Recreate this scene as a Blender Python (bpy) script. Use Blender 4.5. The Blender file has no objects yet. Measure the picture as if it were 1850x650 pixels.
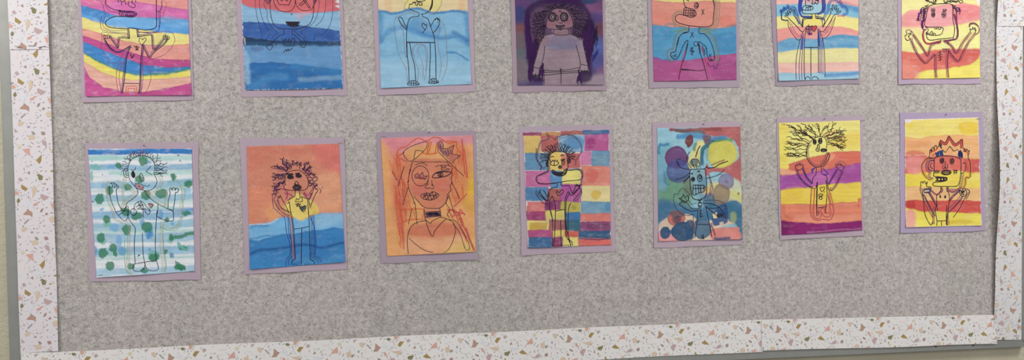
import bpy, math, random
import numpy as np
from math import sin, cos, pi

# ------------------------------------------------------------------ camera model
# fitted to the photograph: focal length (px of a 1850 wide frame), principal row, orientation, distance
F_PX, CY, RA, RB, RC, DIST = 1515.05, 390.47, -0.0349449, -0.1561392, -0.0113046, 2.272938
ZB = 1.50                                    # height of the point of the wall straight in front of the camera

def rot(a, b, c):
    ca, sa, cb, sb, cc, sc = cos(a), sin(a), cos(b), sin(b), cos(c), sin(c)
    Rx = np.array([[1, 0, 0], [0, ca, -sa], [0, sa, ca]])
    Ry = np.array([[cb, 0, sb], [0, 1, 0], [-sb, 0, cb]])
    Rz = np.array([[cc, -sc, 0], [sc, cc, 0], [0, 0, 1]])
    return Ry @ Rx @ Rz
R_ = rot(RA, RB, RC)

def at(x, y):
    """point of the board plane (X, Z) seen at photograph position x, y"""
    r = R_ @ np.array([(x - 925) / F_PX, -(y - CY) / F_PX, -1.0])
    t = -DIST / r[2]
    return np.array([t * r[0], t * r[1] + ZB])

def proj(X, Z):
    v = np.stack([X, Z - ZB, np.full_like(X, -DIST)])
    c = np.tensordot(R_.T, v, axes=1)
    return 925 + F_PX * c[0] / -c[2], CY - F_PX * c[1] / -c[2]

col = bpy.context.scene.collection
rng = np.random.default_rng(7)
random.seed(5)

def lin(c, k=0.80):
    """colour as read off the photograph (0-255) -> surface reflectance"""
    c = np.asarray(c, float) / 255.0
    l = np.where(c <= 0.04045, c / 12.92, ((c + 0.055) / 1.055) ** 2.4)
    return np.clip(l / k, 0, 0.92)

# ------------------------------------------------------------------ object helpers
def tag(o, label=None, cat=None, group=None, kind=None):
    if label: o['label'] = label
    if cat: o['category'] = cat
    if group: o['group'] = group
    if kind: o['kind'] = kind
    return o

def empty(name, loc=(0, 0, 0)):
    o = bpy.data.objects.new(name, None); col.objects.link(o); o.location = loc
    o.empty_display_size = 0.05
    return o

def wloc(o):
    p = np.zeros(3)
    while o is not None:
        p = p + np.array(o.location); o = o.parent
    return p

def mesh_obj(name, V, Fc, mat, parent=None, colors=None, smooth=False, origin=(0, 0, 0)):
    V = np.asarray(V, float)
    if parent is not None:
        origin = wloc(parent)
    o3 = np.array(origin)
    me = bpy.data.meshes.new(name)
    me.from_pydata((V - o3).tolist(), [], [tuple(f) for f in Fc])
    if colors is not None:                    # one colour per vertex
        a = me.color_attributes.new('Paint', 'FLOAT_COLOR', 'POINT')
        cc = np.ones((len(V), 4)); cc[:, :3] = colors
        a.data.foreach_set('color', cc.ravel())
    if smooth: me.polygons.foreach_set('use_smooth', [True] * len(me.polygons))
    me.materials.append(mat)
    o = bpy.data.objects.new(name, me); col.objects.link(o)
    if parent is None:
        o.location = origin
    else:
        o.parent = parent
    return o

# ------------------------------------------------------------------ materials
def mat_base(name, rough=0.8):
    m = bpy.data.materials.new(name); m.use_nodes = True
    nt = m.node_tree; b = nt.nodes['Principled BSDF']; b.inputs['Roughness'].default_value = rough
    b.inputs['Specular IOR Level'].default_value = 0.2
    return m, nt, b

def paint_mat(name, rough=0.75, bump=0.15, scale=900, var=0.05, spec=0.2):
    """painted or printed paper: colour from the painted mesh, paper tooth from noise"""
    m, nt, b = mat_base(name, rough)
    b.inputs['Specular IOR Level'].default_value = spec
    N, L = nt.nodes, nt.links
    at_ = N.new('ShaderNodeAttribute'); at_.attribute_name = 'Paint'
    tc = N.new('ShaderNodeTexCoord')
    n = N.new('ShaderNodeTexNoise'); n.inputs['Scale'].default_value = scale; n.inputs['Detail'].default_value = 2
    L.new(tc.outputs['Object'], n.inputs['Vector'])
    mr = N.new('ShaderNodeMapRange'); mr.inputs['To Min'].default_value = 1 - var * 2; mr.inputs['To Max'].default_value = 1 + var * 2
    L.new(n.outputs['Fac'], mr.inputs['Value'])
    mx = N.new('ShaderNodeVectorMath'); mx.operation = 'SCALE'
    L.new(at_.outputs['Color'], mx.inputs[0]); L.new(mr.outputs['Result'], mx.inputs['Scale'])
    L.new(mx.outputs['Vector'], b.inputs['Base Color'])
    bp = N.new('ShaderNodeBump'); bp.inputs['Strength'].default_value = bump; bp.inputs['Distance'].default_value = 0.0006
    L.new(n.outputs['Fac'], bp.inputs['Height']); L.new(bp.outputs['Normal'], b.inputs['Normal'])
    return m

def plain_mat(name, c, rough=0.8, nscale=60, var=0.08, bump=0.0, bscale=200, metal=0.0, bdist=0.001, stretch=(1, 1, 1)):
    m, nt, b = mat_base(name, rough); N, L = nt.nodes, nt.links
    b.inputs['Metallic'].default_value = metal
    tc = N.new('ShaderNodeTexCoord')
    mp = N.new('ShaderNodeMapping'); mp.inputs['Scale'].default_value = stretch
    L.new(tc.outputs['Object'], mp.inputs['Vector'])
    n = N.new('ShaderNodeTexNoise'); n.inputs['Scale'].default_value = nscale; n.inputs['Detail'].default_value = 4
    L.new(mp.outputs[0], n.inputs['Vector'])
    r = N.new('ShaderNodeValToRGB')
    base = lin(c); r.color_ramp.elements[0].position = 0.3; r.color_ramp.elements[1].position = 0.7
    r.color_ramp.elements[0].color = (*np.clip(base * (1 - var), 0, 1), 1); r.color_ramp.elements[1].color = (*np.clip(base * (1 + var), 0, 1), 1)
    L.new(n.outputs['Fac'], r.inputs['Fac']); L.new(r.outputs['Color'], b.inputs['Base Color'])
    if bump:
        n2 = N.new('ShaderNodeTexNoise'); n2.inputs['Scale'].default_value = bscale; n2.inputs['Detail'].default_value = 4
        L.new(mp.outputs[0], n2.inputs['Vector'])
        bp = N.new('ShaderNodeBump'); bp.inputs['Strength'].default_value = bump; bp.inputs['Distance'].default_value = bdist
        L.new(n2.outputs['Fac'], bp.inputs['Height']); L.new(bp.outputs['Normal'], b.inputs['Normal'])
    return m

M_PAINT = paint_mat('watercolour_paper', 0.7, 0.25, 700, 0.05)
M_INK = paint_mat('marker_ink', 0.6, 0.0, 500, 0.03, 0.1)
M_PENCIL = paint_mat('coloured_pencil', 0.85, 0.0, 1500, 0.12, 0.1)
M_BORDER = paint_mat('border_print', 0.6, 0.03, 400, 0.01, 0.25)
M_STAPLE = plain_mat('staple_steel', (128, 124, 132), 0.4, metal=0.6)
M_PIN = plain_mat('pin_dark', (70, 60, 60), 0.4)
M_FRAME = plain_mat('frame_aluminium', (150, 150, 145), 0.5, 25, 0.05, metal=0.5, bump=0.05, bscale=300, stretch=(1, 1, 1))
M_GAP = plain_mat('dark_gap', (25, 24, 22), 0.9)
M_CORK = plain_mat('cork', (150, 120, 90), 0.9, 200, 0.2)
M_WALL = plain_mat('wall_paint', (184, 177, 155), 0.8, 14, 0.05, bump=0.8, bscale=110, bdist=0.003)

def backing_mat():
    m, nt, b = mat_base('fleecy_grey_backing', 0.85); N, L = nt.nodes, nt.links
    tc = N.new('ShaderNodeTexCoord')
    def noise(scale, detail=2, src=None, rough=0.5):
        n = N.new('ShaderNodeTexNoise'); n.inputs['Scale'].default_value = scale; n.inputs['Detail'].default_value = detail; n.inputs['Roughness'].default_value = rough
        L.new(src or tc.outputs['Object'], n.inputs['Vector']); return n
    def mrange(src, a, b_, c, d):
        r = N.new('ShaderNodeMapRange'); r.inputs['From Min'].default_value = a; r.inputs['From Max'].default_value = b_
        r.inputs['To Min'].default_value = c; r.inputs['To Max'].default_value = d; L.new(src, r.inputs['Value']); return r.outputs[0]
    def math_(op, a, b_):
        m_ = N.new('ShaderNodeMath'); m_.operation = op
        for i, v in enumerate((a, b_)):
            if isinstance(v, (int, float)): m_.inputs[i].default_value = v
            else: L.new(v, m_.inputs[i])
        return m_.outputs[0]
    w = noise(70, 2)
    ws = N.new('ShaderNodeVectorMath'); ws.operation = 'SCALE'; ws.inputs['Scale'].default_value = 0.009
    L.new(w.outputs['Color'], ws.inputs[0])
    wa = N.new('ShaderNodeVectorMath'); wa.operation = 'ADD'
    L.new(tc.outputs['Object'], wa.inputs[0]); L.new(ws.outputs[0], wa.inputs[1])
    def tufts(angle):
        """little locks of fleece lying along one diagonal, with dark gaps between them"""
        mp = N.new('ShaderNodeMapping'); mp.vector_type = 'TEXTURE'; mp.inputs['Rotation'].default_value = (0, angle, 0)
        mp.inputs['Scale'].default_value = (1, 1, 1 / 2.1)
        L.new(wa.outputs[0], mp.inputs['Vector'])
        e = N.new('ShaderNodeTexVoronoi'); e.feature = 'DISTANCE_TO_EDGE'; e.inputs['Scale'].default_value = 138
        L.new(mp.outputs[0], e.inputs['Vector'])
        f = N.new('ShaderNodeTexVoronoi'); f.feature = 'F1'; f.inputs['Scale'].default_value = 138
        L.new(mp.outputs[0], f.inputs['Vector'])
        n = noise(210, 3, mp.outputs[0], 0.6)
        return e.outputs['Distance'], f.outputs['Color'], n.outputs['Fac']
    sel = mrange(noise(6, 2).outputs['Fac'], 0.47, 0.53, 0, 1)
    A_, B_ = tufts(0.75), tufts(-0.7)
    def mixf(i):
        mx = N.new('ShaderNodeMix'); mx.data_type = 'FLOAT'; L.new(sel, mx.inputs[0]); L.new(A_[i], mx.inputs[2]); L.new(B_[i], mx.inputs[3]); return mx.outputs[0]
    edge, cell, grain = mixf(0), mixf(1), mixf(2)
    gapmask = mrange(noise(130, 2).outputs['Fac'], 0.44, 0.66, 0, 1)
    gap = math_('MULTIPLY', mrange(edge, 0.0, 0.17, 1, 0), gapmask)
    val = math_('ADD', mrange(grain, 0.3, 0.7, 0.86, 1.14), math_('MULTIPLY', math_('SUBTRACT', cell, 0.5), 0.19))
    val = math_('MULTIPLY', val, mrange(noise(30, 2).outputs['Fac'], 0.3, 0.7, 0.94, 1.06))
    val = math_('MULTIPLY', val, math_('SUBTRACT', 1.0, math_('MULTIPLY', gap, 0.48)))
    val = math_('MULTIPLY', val, mrange(edge, 0.0, 0.25, 0.93, 1.06))
    val = math_('MULTIPLY', val, mrange(noise(75, 3).outputs['Fac'], 0.35, 0.65, 0.85, 1.08))
    dr = noise(3.2, 3)
    dc = N.new('ShaderNodeValToRGB'); d = dc.color_ramp.elements
    d[0].position = 0.38; d[0].color = (*lin((175, 170, 164)), 1); d[1].position = 0.62; d[1].color = (*lin((183, 174, 170)), 1)
    L.new(dr.outputs['Fac'], dc.inputs['Fac'])
    m2 = N.new('ShaderNodeVectorMath'); m2.operation = 'SCALE'; L.new(dc.outputs['Color'], m2.inputs[0]); L.new(val, m2.inputs['Scale'])
    L.new(m2.outputs[0], b.inputs['Base Color'])
    bp = N.new('ShaderNodeBump'); bp.inputs['Strength'].default_value = 0.4; bp.inputs['Distance'].default_value = 0.002
    L.new(math_('SUBTRACT', grain, gap), bp.inputs['Height']); L.new(bp.outputs['Normal'], b.inputs['Normal'])
    return m
M_BACK = backing_mat()

# ------------------------------------------------------------------ smooth noise on arrays
_tab = rng.random((256, 256))
def vnoise(x, y):
    xi = np.floor(x).astype(int); yi = np.floor(y).astype(int)
    fx = x - xi; fy = y - yi; fx = fx * fx * (3 - 2 * fx); fy = fy * fy * (3 - 2 * fy)
    g = lambda a, b: _tab[a & 255, b & 255]
    return (g(xi, yi) * (1 - fx) * (1 - fy) + g(xi + 1, yi) * fx * (1 - fy) + g(xi, yi + 1) * (1 - fx) * fy + g(xi + 1, yi + 1) * fx * fy) * 2 - 1
def fbm(x, y, o=3):
    s = 0; a = 1; t = 0
    for k in range(o):
        s = s + a * vnoise(x * 2 ** k + 17.3 * k, y * 2 ** k + 9.1 * k); t += a; a *= 0.5
    return s / t
def sstep(t):
    t = np.clip(t, 0, 1); return t * t * (3 - 2 * t)

def pts(s):
    return np.array([[float(v) for v in p.split(',')] for p in s.split()])

def catmull(P, closed=False, n=5):
    P = np.asarray(P, float)
    if len(P) < 3: return P
    Q = np.vstack([P[-1], P, P[0], P[1]]) if closed else np.vstack([2 * P[0] - P[1], P, 2 * P[-1] - P[-2]])
    out = []
    for i in range(1, len(Q) - 2):
        a, b, c, d = Q[i - 1], Q[i], Q[i + 1], Q[i + 2]
        for k in range(n):
            t = k / n
            out.append(0.5 * (2 * b + (c - a) * t + (2 * a - 5 * b + 4 * c - d) * t * t + (3 * b - a - 3 * c + d) * t ** 3))
    out.append(Q[-2])
    return np.array(out)

def parse(s):
    """'x,y x,y; !x,y ...' -> list of polylines; ! keeps straight corners, trailing z closes"""
    res = []
    for part in s.split(';'):
        part = part.strip()
        if not part: continue
        st = part.startswith('!'); part = part.lstrip('!')
        cl = part.endswith('z'); part = part.rstrip('z')
        P = pts(part)
        if st:
            Q = np.vstack([P, P[:1]]) if cl else P
            Q = np.vstack([Q[:-1][i] + (Q[i + 1] - Q[i]) * t for i in range(len(Q) - 1) for t in (0, .05, .12, .5, .88, .95)] + [Q[-1]])
        else: Q = catmull(P, cl)
        res.append(Q)
    return res

def wav(x0, y0, x1, y1, amp=8, n=4, jit=0.13):
    """a wavy strand from one point to another"""
    L = math.hypot(x1 - x0, y1 - y0) or 1
    nx, ny = -(y1 - y0) / L, (x1 - x0) / L
    P = []
    ph = random.random() * 6.28; bend = random.uniform(-1, 1) * amp
    for i in range(int(n * 4) + 1):
        t = i / int(n * 4)
        o = amp * sin(ph + t * n * 2 * pi) * (0.4 + 0.6 * t) + bend * sin(pi * t) + random.uniform(-jit, jit) * amp
        P.append([x0 + (x1 - x0) * t + nx * o, y0 + (y1 - y0) * t + ny * o])
    return catmull(P, False, 2)

def ell(cx, cy, rx, ry, n=16, a=0):
    return np.array([[cx + rx * cos(t) * cos(a) - ry * sin(t) * sin(a), cy + rx * cos(t) * sin(a) + ry * sin(t) * cos(a)] for t in np.linspace(0, 2 * pi, n + 1)])

# ------------------------------------------------------------------ one artwork
INK = (44, 38, 48)
class Art:
    def __init__(self, key, label, mat, paper, frame, full=True, step=1.0, mountcol=(172, 154, 166), lift=0.0016, seed=1):
        self.key = key; self.label = label; self.fr = frame; self.seed = seed
        self.rs = np.random.default_rng(seed); random.seed(seed * 11 + 3)
        self.mc = mountcol
        def quad(q, H):
            P = [at(*p) for p in q]           # TL TR BR BL
            if not full:                      # the top of the sheet lies beyond the photograph: carry its sides up to the sheet's length
                for (t, b_) in ((0, 3), (1, 2)):
                    d = P[t] - P[b_]; P[t] = P[b_] + d / np.hypot(*d) * H
            return P
        self.mq = quad(mat, 0.353); self.pq = quad(paper, 0.305)
        self.lift = lift
        # local frame of the mount for the curl of the paper
        self.o = self.mq[3]; ux = self.mq[2] - self.mq[3]; uy = self.mq[0] - self.mq[3]
        self.inv = np.linalg.inv(np.array([ux, uy]).T)
        wpx = math.hypot(paper[2][0] - paper[3][0], paper[2][1] - paper[3][1])
        hpx = np.hypot(*(self.pq[0] - self.pq[3])) / np.hypot(*(self.pq[2] - self.pq[3])) * wpx
        self.pxm = np.hypot(*(self.pq[2] - self.pq[3])) / wpx      # metres per photograph pixel
        nu, nv = int(wpx / step), int(hpx / step)
        self.nu, self.nv = nu, nv
        U, Vv = np.meshgrid(np.linspace(0, 1, nu + 1), np.linspace(0, 1, nv + 1))
        a, b, c, d = [np.array(p) for p in self.pq]
        # slightly uneven cut edges
        X = (a[0] * (1 - U) + b[0] * U) * (1 - Vv) + (d[0] * (1 - U) + c[0] * U) * Vv
        Z = (a[1] * (1 - U) + b[1] * U) * (1 - Vv) + (d[1] * (1 - U) + c[1] * U) * Vv
        self.X, self.Z, self.U, self.V = X, Z, U, Vv
        px, py = proj(X.ravel(), Z.ravel())
        s = frame[2]
        self.x = (px - frame[0]) * s; self.y = (py - frame[1]) * s
        sd = seed * 13.7
        self.wx = self.x + 4 * vnoise(self.x / 22 + sd, self.y / 22) + 7 * vnoise(self.x / 75 + sd, self.y / 75 + 3)
        self.wy = self.y + 3 * vnoise(self.x / 22 + 40 + sd, self.y / 22 + 9) + 5 * vnoise(self.x / 75 + 31, self.y / 75 + sd)
        self.C = np.tile(lin((212, 205, 205)), (len(px), 1))
        self.ink = []; self.pen = []
    # ---- paint
    def mixin(self, m, c):
        m = m[:, None]; self.C = self.C * (1 - m) + (lin(c) if len(np.shape(c)) == 1 else c) * m
    def bands(self, first, items, soft=6, edge=0.17):
        self.mixin(np.ones_like(self.x), first)
        for bs, c in items:
            if isinstance(bs, str):
                P = np.array([[float(v) for v in q.split(':')] for q in bs.split(',')])
            yb = np.interp(self.wx, P[:, 0], P[:, 1])
            dd = self.wy - yb
            m = sstep(dd / soft + 0.5)
            self.mixin(m, c)
            e = np.exp(-((dd - 4) / 6.0) ** 2) * edge
            self.C *= (1 - e)[:, None]
    def inside(self, P):
        x, y = self.wx, self.wy; ins = np.zeros(len(x), bool); dist = np.full(len(x), 1e9)
        Q = np.vstack([P, P[:1]])
        for (x0, y0), (x1, y1) in zip(Q[:-1], Q[1:]):
            if y0 != y1:
                c = ((y0 > y) != (y1 > y)) & (x < (x1 - x0) * (y - y0) / (y1 - y0) + x0); ins ^= c
            L2 = (x1 - x0) ** 2 + (y1 - y0) ** 2 + 1e-9
            t = np.clip(((x - x0) * (x1 - x0) + (y - y0) * (y1 - y0)) / L2, 0, 1)
            dist = np.minimum(dist, np.hypot(x - x0 - t * (x1 - x0), y - y0 - t * (y1 - y0)))
        return np.where(ins, dist, -dist)
    def poly(self, s, c, a=1.0, soft=5, edge=0.12, smooth=True):
        P = pts(s) if isinstance(s, str) else s
        if smooth: P = catmull(P, True, 3)
        d = self.inside(P)
        m = sstep(d / soft + 0.5) * a
        self.mixin(m, c)
        if edge: self.C *= (1 - edge * np.exp(-((d - 4) / 5.0) ** 2) * (d > -4))[:, None]
    def rect(self, x0, y0, x1, y1, c, a=1.0):
        r = self.rs.uniform(-5, 5, 8)
        self.poly(np.array([[x0 + r[0], y0 + r[1]], [x1 + r[2], y0 + r[3]], [x1 + r[4], y1 + r[5]], [x0 + r[6], y1 + r[7]]]), c, a, 5, 0.1, False)
    def blob(self, cx, cy, rx, ry, c, a=1.0, soft=0.12, edge=0.15):
        d = np.hypot((self.wx - cx) / rx, (self.wy - cy) / ry)
        m = sstep((1 - d) / soft + 0.5) * a
        self.mixin(m, c)
        if edge: self.C *= (1 - edge * np.exp(-((d - 0.93) / 0.09) ** 2) * m)[:, None]
    def brush(self, s, w, c, a=1.0, soft=8):
        d = np.full(len(self.x), 1e9)
        for Q in parse(s):
            for (x0, y0), (x1, y1) in zip(Q[:-1], Q[1:]):
                L2 = (x1 - x0) ** 2 + (y1 - y0) ** 2 + 1e-9
                t = np.clip(((self.wx - x0) * (x1 - x0) + (self.wy - y0) * (y1 - y0)) / L2, 0, 1)
                d = np.minimum(d, np.hypot(self.wx - x0 - t * (x1 - x0), self.wy - y0 - t * (y1 - y0)))
        self.mixin(sstep((w / 2 - d) / soft + 0.5) * a, c)
    def wash(self, amt=0.12, streak=0.12, white=0.10, fine=0.05):
        x, y, sd = self.x, self.y, self.seed * 7.7
        amt *= 1.35; fine *= 1.3
        n = fbm(x / 90 + sd, y / 60 + sd, 4); s = fbm(x / 260 + sd, y / 14 + sd, 3); f = fbm(x / 9 + sd, y / 9, 2)
        self.C *= np.exp(amt * n + streak * s * 1.2 + fine * f)[:, None]
        w = np.clip(fbm(x / 50 + 90 + sd, y / 26 + sd, 3) - 0.12, 0, 1) * white * 2.2
        self.mixin(np.clip(w, 0, 0.6), (222, 214, 212))
    def margin(self, w=0.01, c=(215, 210, 212)):
        u = np.minimum(self.U, 1 - self.U).ravel() * self.nu; v = np.minimum(self.V, 1 - self.V).ravel() * self.nv
        d = np.minimum(u, v) + 1.6 * fbm(self.x / 14, self.y / 14 + self.seed, 3) * 1.5
        self.mixin(sstep((w * 100 - d) / 1.2 + 0.5), c)
    # ---- drawn lines
    def k(self, s, w=1.25, c=INK, dy=0):
        for Q in (parse(s) if isinstance(s, str) else [s]):
            self.ink.append((Q + np.array([0, dy]), w, c))
    def p(self, s, c=(120, 70, 90), w=0.75, dy=0, offs=(0,)):
        for Q in (parse(s) if isinstance(s, str) else [s]):
            Q = Q + np.array([0, dy])
            for o in offs:
                if o:
                    T = np.gradient(Q, axis=0); L = np.hypot(T[:, 0], T[:, 1])[:, None] + 1e-6; T = T / L
                    q = Q + np.stack([-T[:, 1], T[:, 0]], 1) * o
                    q = q + np.stack([vnoise(q[:, 0] / 25, q[:, 1] / 25), vnoise(q[:, 0] / 25 + 7, q[:, 1] / 25)], 1) * 3
                else: q = Q
                self.pen.append((q, w, c))
    def echo(self, s, offs, cols, w=0.7, dy=0):
        for o, c in zip(offs, cols): self.p(s, c, w, dy, (o,))
    def hatch(self, s, ang, n, c, w=0.9, L=(40, 90), pen=True):
        P = pts(s); x0, y0 = P.min(0); x1, y1 = P.max(0)
        k = 0; tries = 0
        def ins(q):
            r = False; Q = np.vstack([P, P[:1]])
            for (a, b), (c_, d) in zip(Q[:-1], Q[1:]):
                if (b > q[1]) != (d > q[1]) and q[0] < (c_ - a) * (q[1] - b) / (d - b) + a: r = not r
            return r
        while k < n and tries < n * 20:
            tries += 1
            q = (random.uniform(x0, x1), random.uniform(y0, y1))
            if not ins(q): continue
            a = math.radians(ang + random.uniform(-9, 9)); l = random.uniform(*L) / 2
            e0 = (q[0] - cos(a) * l, q[1] - sin(a) * l); e1 = (q[0] + cos(a) * l, q[1] + sin(a) * l)
            if not (ins(e0) and ins(e1)): continue
            m_ = ((e0[0] + e1[0]) / 2 + random.uniform(-4, 4), (e0[1] + e1[1]) / 2 + random.uniform(-4, 4))
            (self.pen if pen else self.ink).append((catmull(np.array([e0, m_, e1]), False, 3), w, c)); k += 1
    # ---- build
    def bulge(self, X, Z):
        q = np.stack([np.asarray(X, float) - self.o[0], np.asarray(Z, float) - self.o[1]])
        uv = np.tensordot(self.inv, q, axes=1); u, v = uv[0], uv[1]
        s = self.seed
        b = np.clip(1 - v * 4.0, 0, 1) ** 2 * (0.5 + 0.5 * np.sin(u * 8 + s * 1.9)) ** 2
        side = (np.abs(u - 0.5) * 2) ** 4 * (0.35 + 0.35 * np.sin(v * 6 + s))
        return self.lift * (b + side * 0.25) + 0.0006 * (1 + np.sin(u * 5 + s) * np.sin(v * 4 + 2 * s))
    def build(self, staples=()):
        base = (self.mq[2] + self.mq[3]) / 2
        root = empty('student_painting', (base[0], -0.002, base[1]))
        tag(root, self.label, 'painting', 'student self portrait paintings on the bulletin board')
        # mount: a sheet of lavender paper, with thickness
        n, m = 28, 36
        U, Vv = np.meshgrid(np.linspace(0, 1, n + 1), np.linspace(0, 1, m + 1))
        a, b, c, d = self.mq
        wob = 0.0007
        Uo = U + np.where((U == 0) | (U == 1), 0.004 * vnoise(Vv * 5 + self.seed, U * 0 + 2.0), 0)
        Vo = Vv + np.where((Vv == 0) | (Vv == 1), 0.003 * vnoise(U * 5 + self.seed, Vv * 0 + 5.0), 0)
        X = (a[0] * (1 - Uo) + b[0] * Uo) * (1 - Vo) + (d[0] * (1 - Uo) + c[0] * Uo) * Vo
        Z = (a[1] * (1 - Uo) + b[1] * Uo) * (1 - Vo) + (d[1] * (1 - Uo) + c[1] * Uo) * Vo
        Y = -0.0022 - self.bulge(X, Z)
        V3 = np.stack([X.ravel(), Y.ravel(), Z.ravel()], 1)
        F = [(i * (n + 1) + j, (i + 1) * (n + 1) + j, (i + 1) * (n + 1) + j + 1, i * (n + 1) + j + 1) for i in range(m) for j in range(n)]
        sh = 1 + 0.035 * fbm(X.ravel() * 18 + self.seed, Z.ravel() * 18, 3)
        C = lin(self.mc)[None, :] * sh[:, None]
        mo = mesh_obj('mount_paper', V3, F, M_MOUNT, root, C, False)
        mo['label'] = 'lavender construction paper mount'
        sm = mo.modifiers.new('thickness', 'SOLIDIFY'); sm.thickness = 0.0004; sm.offset = -1
        # painted sheet
        X, Z = self.X, self.Z
        vv = self.V
        curl = 0.0028 * np.clip((vv - 0.86) / 0.14, 0, 1) ** 2 * (0.55 + 0.45 * np.sin(self.U * 6 + self.seed * 2.3))
        Y = -0.0032 - self.bulge(X, Z) - curl
        V3 = np.stack([X.ravel(), Y.ravel(), Z.ravel()], 1)
        nu, nv = self.nu, self.nv
        idx = np.arange((nu + 1) * (nv + 1)).reshape(nv + 1, nu + 1)
        F = np.stack([idx[:-1, :-1].ravel(), idx[1:, :-1].ravel(), idx[1:, 1:].ravel(), idx[:-1, 1:].ravel()], 1).tolist()
        if self.key in ('t3', 't4', 't5', 'b3', 'b4', 'b5'): self.C = self.C * 0.93  # centre paintings: weaker light there is put into their colours
        ds = 0.06 if self.key in ('b3', 'b6', 'b7') else 0.16
        self.C = self.C * (1 - ds) + (self.C @ np.array([0.3, 0.55, 0.15]))[:, None] * ds
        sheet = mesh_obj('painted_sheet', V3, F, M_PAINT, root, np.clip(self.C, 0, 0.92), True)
        sm = sheet.modifiers.new('thickness', 'SOLIDIFY'); sm.thickness = 0.0004; sm.offset = -1
        sheet['label'] = 'watercolour painted sheet'
        # lines lie on the sheet
        A0, A3 = self.pq[0], self.pq[3]
        o = self.pq[3]; inv = np.linalg.inv(np.array([self.pq[2] - self.pq[3], self.pq[0] - self.pq[3]]).T)
        def lines(name, L, mat, dz):
            VV, FF, CC = [], [], []
            for Q, w, c in L:
                if len(Q) < 2: continue
                px = Q[:, 0] / self.fr[2] + self.fr[0]; py = Q[:, 1] / self.fr[2] + self.fr[1]
                P = np.array([at(a_, b_) for a_, b_ in zip(px, py)])
                keep = [0]
                for i in range(1, len(P)):
                    if np.hypot(*(P[i] - P[keep[-1]])) > 0.0003: keep.append(i)
                P = P[keep]
                if len(P) < 2: continue
                uv = (inv @ (P - o).T).T
                ok = (uv[:, 0] > 0.004) & (uv[:, 0] < 0.996) & (uv[:, 1] > 0.004) & (uv[:, 1] < 0.998)
                T = np.gradient(P, axis=0); T /= np.hypot(T[:, 0], T[:, 1])[:, None] + 1e-9
                Nn = np.stack([-T[:, 1], T[:, 0]], 1)
                hw = w * self.pxm * 0.5 * (1 + 0.18 * vnoise(P[:, 0] * 300, P[:, 1] * 300))
                A = P + Nn * hw[:, None]; B = P - Nn * hw[:, None]
                curl = 0.0028 * np.clip(((1 - uv[:, 1]) - 0.86) / 0.14, 0, 1) ** 2 * (0.55 + 0.45 * np.sin(uv[:, 0] * 6 + self.seed * 2.3))
                Y = -0.0032 - self.bulge(P[:, 0], P[:, 1]) - curl - dz
                b0 = len(VV)
                for i in range(len(P)):
                    VV.append((A[i, 0], Y[i], A[i, 1])); VV.append((B[i, 0], Y[i], B[i, 1])); CC += [lin(c), lin(c)]
                for i in range(len(P) - 1):
                    if ok[i] and ok[i + 1]:
                        FF.append((b0 + 2 * i, b0 + 2 * i + 1, b0 + 2 * i + 3, b0 + 2 * i + 2))
            if FF:
                return mesh_obj(name, VV, FF, mat, sheet, np.array(CC))
        q = lines('pencil_lines', self.pen, M_PENCIL, 0.00022)
        if q: q['label'] = 'coloured pencil lines echoing the figure'
        q = lines('marker_lines', [(q_, w_ * 0.86, c_) for q_, w_, c_ in self.ink], M_INK, 0.00036)
        if q: q['label'] = 'marker drawn self portrait figure'
        for (sx, sy, an) in staples:
            P = at(sx, sy)
            staple(P, an, -0.0036 - float(self.bulge(P[0], P[1])) - 0.0004, root)
        return root

def staple(P, an, y, root, L=0.011):
    a = math.radians(an); t = 0.00045
    V, Fc = [], []
    dx, dz = cos(a), sin(a)
    pr = [(-L / 2, 0.0012), (-L / 2, -0.0006), (-L / 2 + .0006, -0.0009), (L / 2 - .0006, -0.0009), (L / 2, -0.0006), (L / 2, 0.0012)]
    for (s, yy) in pr:
        for q in ((-t, -t), (t, -t), (t, t), (-t, t)):
            V.append((P[0] + dx * s - dz * q[0], y + yy + q[1], P[1] + dz * s + dx * q[0]))
    for i in range(len(pr) - 1):
        for k in range(4):
            Fc.append((i * 4 + k, i * 4 + (k + 1) % 4, (i + 1) * 4 + (k + 1) % 4, (i + 1) * 4 + k))
    Fc += [(0, 1, 2, 3), tuple(len(V) - 4 + k for k in (3, 2, 1, 0))]
    mesh_obj('staple', V, Fc, M_STAPLE, root)
M_MOUNT = paint_mat('lavender_construction_paper', 0.9, 0.3, 500, 0.06)

# ================================================================== the fourteen artworks
ARTS = []
PUR = (110, 50, 110); RED = (190, 80, 80); BRN = (130, 90, 80); GRN = (110, 140, 90); ORG = (215, 130, 70); BLU = (50, 80, 150); DRK = (60, 50, 80); NAVY = (35, 45, 90); TAN = (165, 130, 110)

# ---- top row, 1
A = Art('t1', 'rainbow striped painting of a square-headed figure with raised arms, top row leftmost',
        [(141, 0), (345, 0), (350.5, 181), (149, 185)], [(147, 0), (339.5, 0), (346.6, 172.4), (156, 174.5)], (140, 0, 5), False, seed=1)
A.bands((226, 140, 132), [
    ("30:-40,200:-25,400:10,600:30,800:60,1000:90", (206, 95, 165)),
    ("40:55,120:75,200:95,400:150,700:165,1000:185", (72, 150, 212)),
    ("45:160,130:185,300:232,480:262,700:287,1000:312", (232, 208, 108)),
    ("50:255,200:300,380:360,560:400,800:412,1005:395", (228, 142, 128)),
    ("55:325,200:370,350:430,500:475,700:535,1010:545", (186, 62, 132)),
    ("60:380,200:440,400:520,600:590,800:612,1015:600", (42, 125, 192)),
    ("60:470,150:530,300:600,450:655,600:672,800:655,1020:610", (60, 145, 130)),
    ("60:480,150:545,300:615,450:668,600:686,800:674,1020:628", (236, 206, 70)),
    ("65:560,200:640,350:700,500:725,800:710,1020:690", (230, 162, 142)),
    ("65:610,120:700,250:790,400:825,600:835,800:800,1025:755", (192, 65, 138))], 8)
A.poly("30,55 120,75 300,125 250,190 130,150 45,120", (35, 120, 190), .6)
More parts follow.
